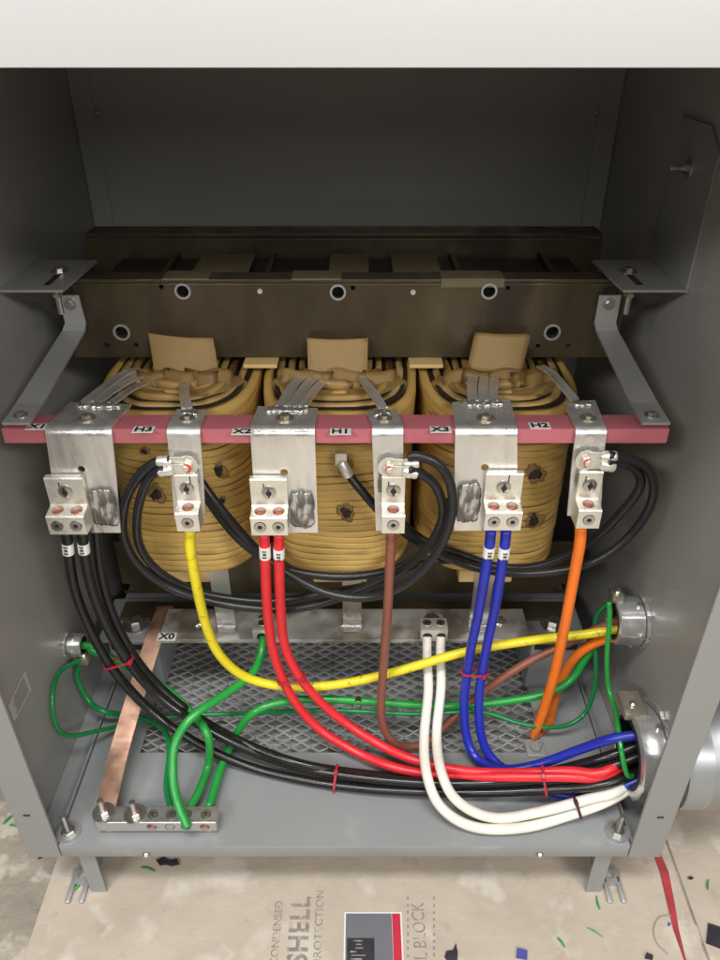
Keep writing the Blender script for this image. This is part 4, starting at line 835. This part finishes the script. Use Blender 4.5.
lead('black coil lead crossing low behind the blue cables to the inner loop at H2', [(398, 520, .21), (425, 541, .205), (460, 555, .205), (500, 568, .205), (545, 565, .195), (590, 543, .185), (622, 513, .175), (641, 487, .17), (636, 470, .16), (622, 463, .15), (606, 463, .143)])
q = P(341, 462, Y=0.205); b = BM(); lathe(b, [(0.006, 0), (0.0066, 0.002), (0.0066, 0.016), (0.0058, 0.02)], q, (P(352, 482, Y=.2) - q), 16); box(b, q + Vector((-0.007, -0.002, -0.004)), q + Vector((0.007, 0.002, 0.012)), 0.001)
link('tap_lug', b, 'tin', K2, 40)

# ------------------------------------------------------------------ zip ties
def tie(label, keys, px, m='tie', tail=True, pad=0.0012):
    cs = []; tg = Vector((0, 0, 0))
    for k in keys:
        path = PH[k]; best = min(range(1, len(path) - 1), key=lambda i: (abs(proj(path[i])[0] - px[0]) + abs(proj(path[i])[1] - px[1])))
        cs.append(path[best]); t = path[best + 1] - path[best - 1]; tg += t.normalized()
    tg.normalize(); c = sum(cs, Vector()) / len(cs); u = tg.orthogonal().normalized(); v = tg.cross(u); loop = []; N = 36
    cs2 = [p - tg * (p - c).dot(tg) for p in cs]
    for i in range(N):            # support function of the circles = taut band
        a = 2 * math.pi * i / N; d = u * math.cos(a) + v * math.sin(a)
        k = max(cs2, key=lambda p: (p - c).dot(d)); loop.append(k + d * (0.0063 + pad))
    b = BM(); w = 0.0016
    vs = [[b.verts.new(p + tg * s + (p - c).normalized() * o) for s, o in ((-w, 0), (w, 0), (w, 0.0012), (-w, 0.0012))] for p in loop]
    for i in range(N):
        a, e = vs[i], vs[(i + 1) % N]
        for k in range(4): b.faces.new((a[k], a[(k + 1) % 4], e[(k + 1) % 4], e[k]))
    t = thing('cable_tie', c, label, 'cable tie', 'plastic ties around the cables')
    link('band', b, m, t)
    vw = Vector((0.1, -0.5, 0.85)); k = max(range(N), key=lambda i: (loop[i] - c).dot(vw)); hp = loop[k]; n = (hp - c).normalized(); sd = tg.cross(n).normalized()
    mt = Matrix((( tg.x, sd.x, n.x, hp.x), (tg.y, sd.y, n.y, hp.y), (tg.z, sd.z, n.z, hp.z), (0, 0, 0, 1)))
    b = BM(); box(b, (-0.0026, -0.003, 0), (0.0026, 0.003, 0.0042), 0.0008, mtx=mt); link('head', b, m, t)
    return t
def proj(p):
    d = p - CAM; z = d.dot(FW); return (360 + FPX * d.dot(RT) / z, 480 - FPX * d.dot(UP) / z)
tie('dark pink tie around the black cables just right of the left bushing', ('bk1', 'bk2'), (117, 662))
tie('dark pink tie around the black cables in the middle of the tray', ('bk1', 'bk2', 'bk3'), (337, 774))
tie('dark pink tie around red and black cables near the large bushing', ('bk1', 'bk2', 'rd1', 'rd2'), (545, 782))
tie('dark tie around the two white cables near the large bushing', ('wh1', 'wh2'), (578, 806), 'tiedark')
tie('dark pink tie around the two red cables', ('rd1', 'rd2'), (286, 679))
tie('dark pink tie around the two blue cables', ('bl1', 'bl2'), (477, 672))
tie('dark tie around the green wires over the mesh', ('g3', 'g5'), (357, 704), 'tiedark', pad=-0.001)

# small stud plate under the orange loop
t = thing('grounding_stud', P(535, 748, z=0.0), 'small bolted metal tab under the tip of the orange loop', 'stud')
q = P(535, 750, z=0.0); b = BM(); box(b, q + Vector((-0.013, -0.012, 0.0005)), q + Vector((0.013, 0.016, 0.003)), 0.0008); link('plate', b, 'zinc', t)
b = BM(); hexhead(b, 0.008, 0.007, q + Vector((0, 0, 0.003)), (0, 0, 1)); link('nut', b, 'tray', t)

# ------------------------------------------------------------------ floor debris
def chip(px, py, label, cat, m, pts, th=0.0012, z=zt):
    x, y = gxy(px, py, z); b = BM(); vs = [b.verts.new((x + a, y + c, z + 0.0002)) for a, c in pts]; f = b.faces.new(vs); r_ = bmesh.ops.extrude_face_region(b, geom=[f])
    for v in r_['geom']:
        if isinstance(v, bmesh.types.BMVert): v.co.z += th
    return prop(link(cat.replace(' ', '_'), b, m), label, cat)
def sliver(px, py, ang, ln, label, m='c_green', w=0.0013, name='wire_scrap', bend=0.06):
    x, y = gxy(px, py, zt); d = Vector((math.cos(R(ang)), math.sin(R(ang)), 0)); n = Vector((-d.y, d.x, 0)); b = BM()
    tube(b, catmull([Vector((x, y, zt + w)) + d * ln * (k / 4 - 0.5) + n * ln * bend * math.sin(k / 4 * math.pi) for k in range(5)], 5), lambda f: w * (1.15 - abs(f - 0.4)), 8); return prop(link(name, b, m, None, True), label, 'scrap', 'scraps littering the floor')
sliver(598, 903, 88, .017, 'green insulation sliver just below the right foot')
sliver(595, 933, -35, .020, 'thin curved green sliver below the right foot', 'c_green', .0009)
sliver(561, 943, -60, .013, 'short green sliver left of the thin curved one')
sliver(708, 885, 65, .014, 'green sliver at far right beyond the paper seam')
sliver(8, 820, 60, .016, 'green sliver on bare concrete left of the cabinet')
sliver(13, 826, -10, .010, 'shorter green sliver on bare concrete left of the cabinet')
sliver(148, 870, -15, .020, 'green scrap under the tray front edge'); sliver(80, 886, 50, .018, 'green sliver caught in the left foot pad', w=.0022)
chip(521, 954, 'folded blue chip on the paper', 'chip', 'debrisblue', [(-.007, -.005), (.006, -.007), (.008, .003), (-.004, .006)], 0.003)
chip(715, 940, 'dark square chip at far right', 'chip', 'debrisblack', [(-.013, -.004), (-.001, .020), (.016, .014), (.006, -.012)])
chip(453, 954, 'dark leaf-shaped chip right of the printed card', 'chip', 'debrisblack', [(-.011, -.004), (-.008, .003), (0, .004), (.005, .012), (.006, .001), (.004, -.01), (-.004, -.013)])
chip(648, 957, 'small dark pebble-like chip near the red tape', 'chip', 'debrisblack', [(-.005, -.002), (-.001, .004), (.006, .001), (.004, -.004)], 0.003)
chip(669, 925, 'tiny blue crumb beside the red tape', 'chip', 'debrisblue', [(-.0025, -.002), (0, .003), (.0025, 0)], 0.0015)
chip(690, 878, 'dark crumb right of the paper seam', 'chip', 'debrisblack', [(-.004, -.001), (0, .002), (.005, 0), (.001, -.003)], 0.0015)
chip(168, 863, 'crumpled black scrap under the tray front edge', 'scrap', 'debrisblack', [(-.016, .002), (-.006, .007), (.002, .001), (.012, .004), (.016, -.003), (.006, -.005), (-.002, -.003), (-.010, -.004)], 0.004)
chip(40, 858, 'small dark crumb on bare concrete near the left flange', 'chip', 'debrisblack', [(-.002, -.002), (0, .003), (.003, 0)], 0.0015)
# red tape along the seam, wire loop
ta = [gxy(656, 852, zt), gxy(664, 872, zt), gxy(671, 905, zt), gxy(676, 930, zt), gxy(684, 957, zt), (gxy(690, 975, zt))]; wd_ = [0.005, 0.006, 0.005, 0.0035, 0.0014, 0.001]
b = BM(); vs = [b.verts.new((x - w, y, zt + 0.0004)) for (x, y), w in zip(ta, wd_)] + [b.verts.new((x + w, y, zt + 0.0004)) for (x, y), w in reversed(list(zip(ta, wd_)))]
f = b.faces.new(vs); r_ = bmesh.ops.extrude_face_region(b, geom=[f])
for v in r_['geom']:
    if isinstance(v, bmesh.types.BMVert): v.co.z += 0.0006
prop(link('tape_strip', b, 'redtape'), 'torn red tape strip tapering along the paper seam', 'tape')
loop_pts = [gxy(a, c, zt) for a, c in ((671, 916), (660, 917), (654, 926), (654, 938), (660, 948), (668, 955))]
b = BM(); tube(b, catmull([Vector((x, y, zt + 0.001)) for x, y in loop_pts], 6), 0.0008, 8); M['greyscrap'] = mat('grey_wire', (0.35, 0.33, 0.31), 0.5); prop(link('wire_scrap', b, 'greyscrap', None, True), 'thin grey wire curl beside the red tape', 'scrap')
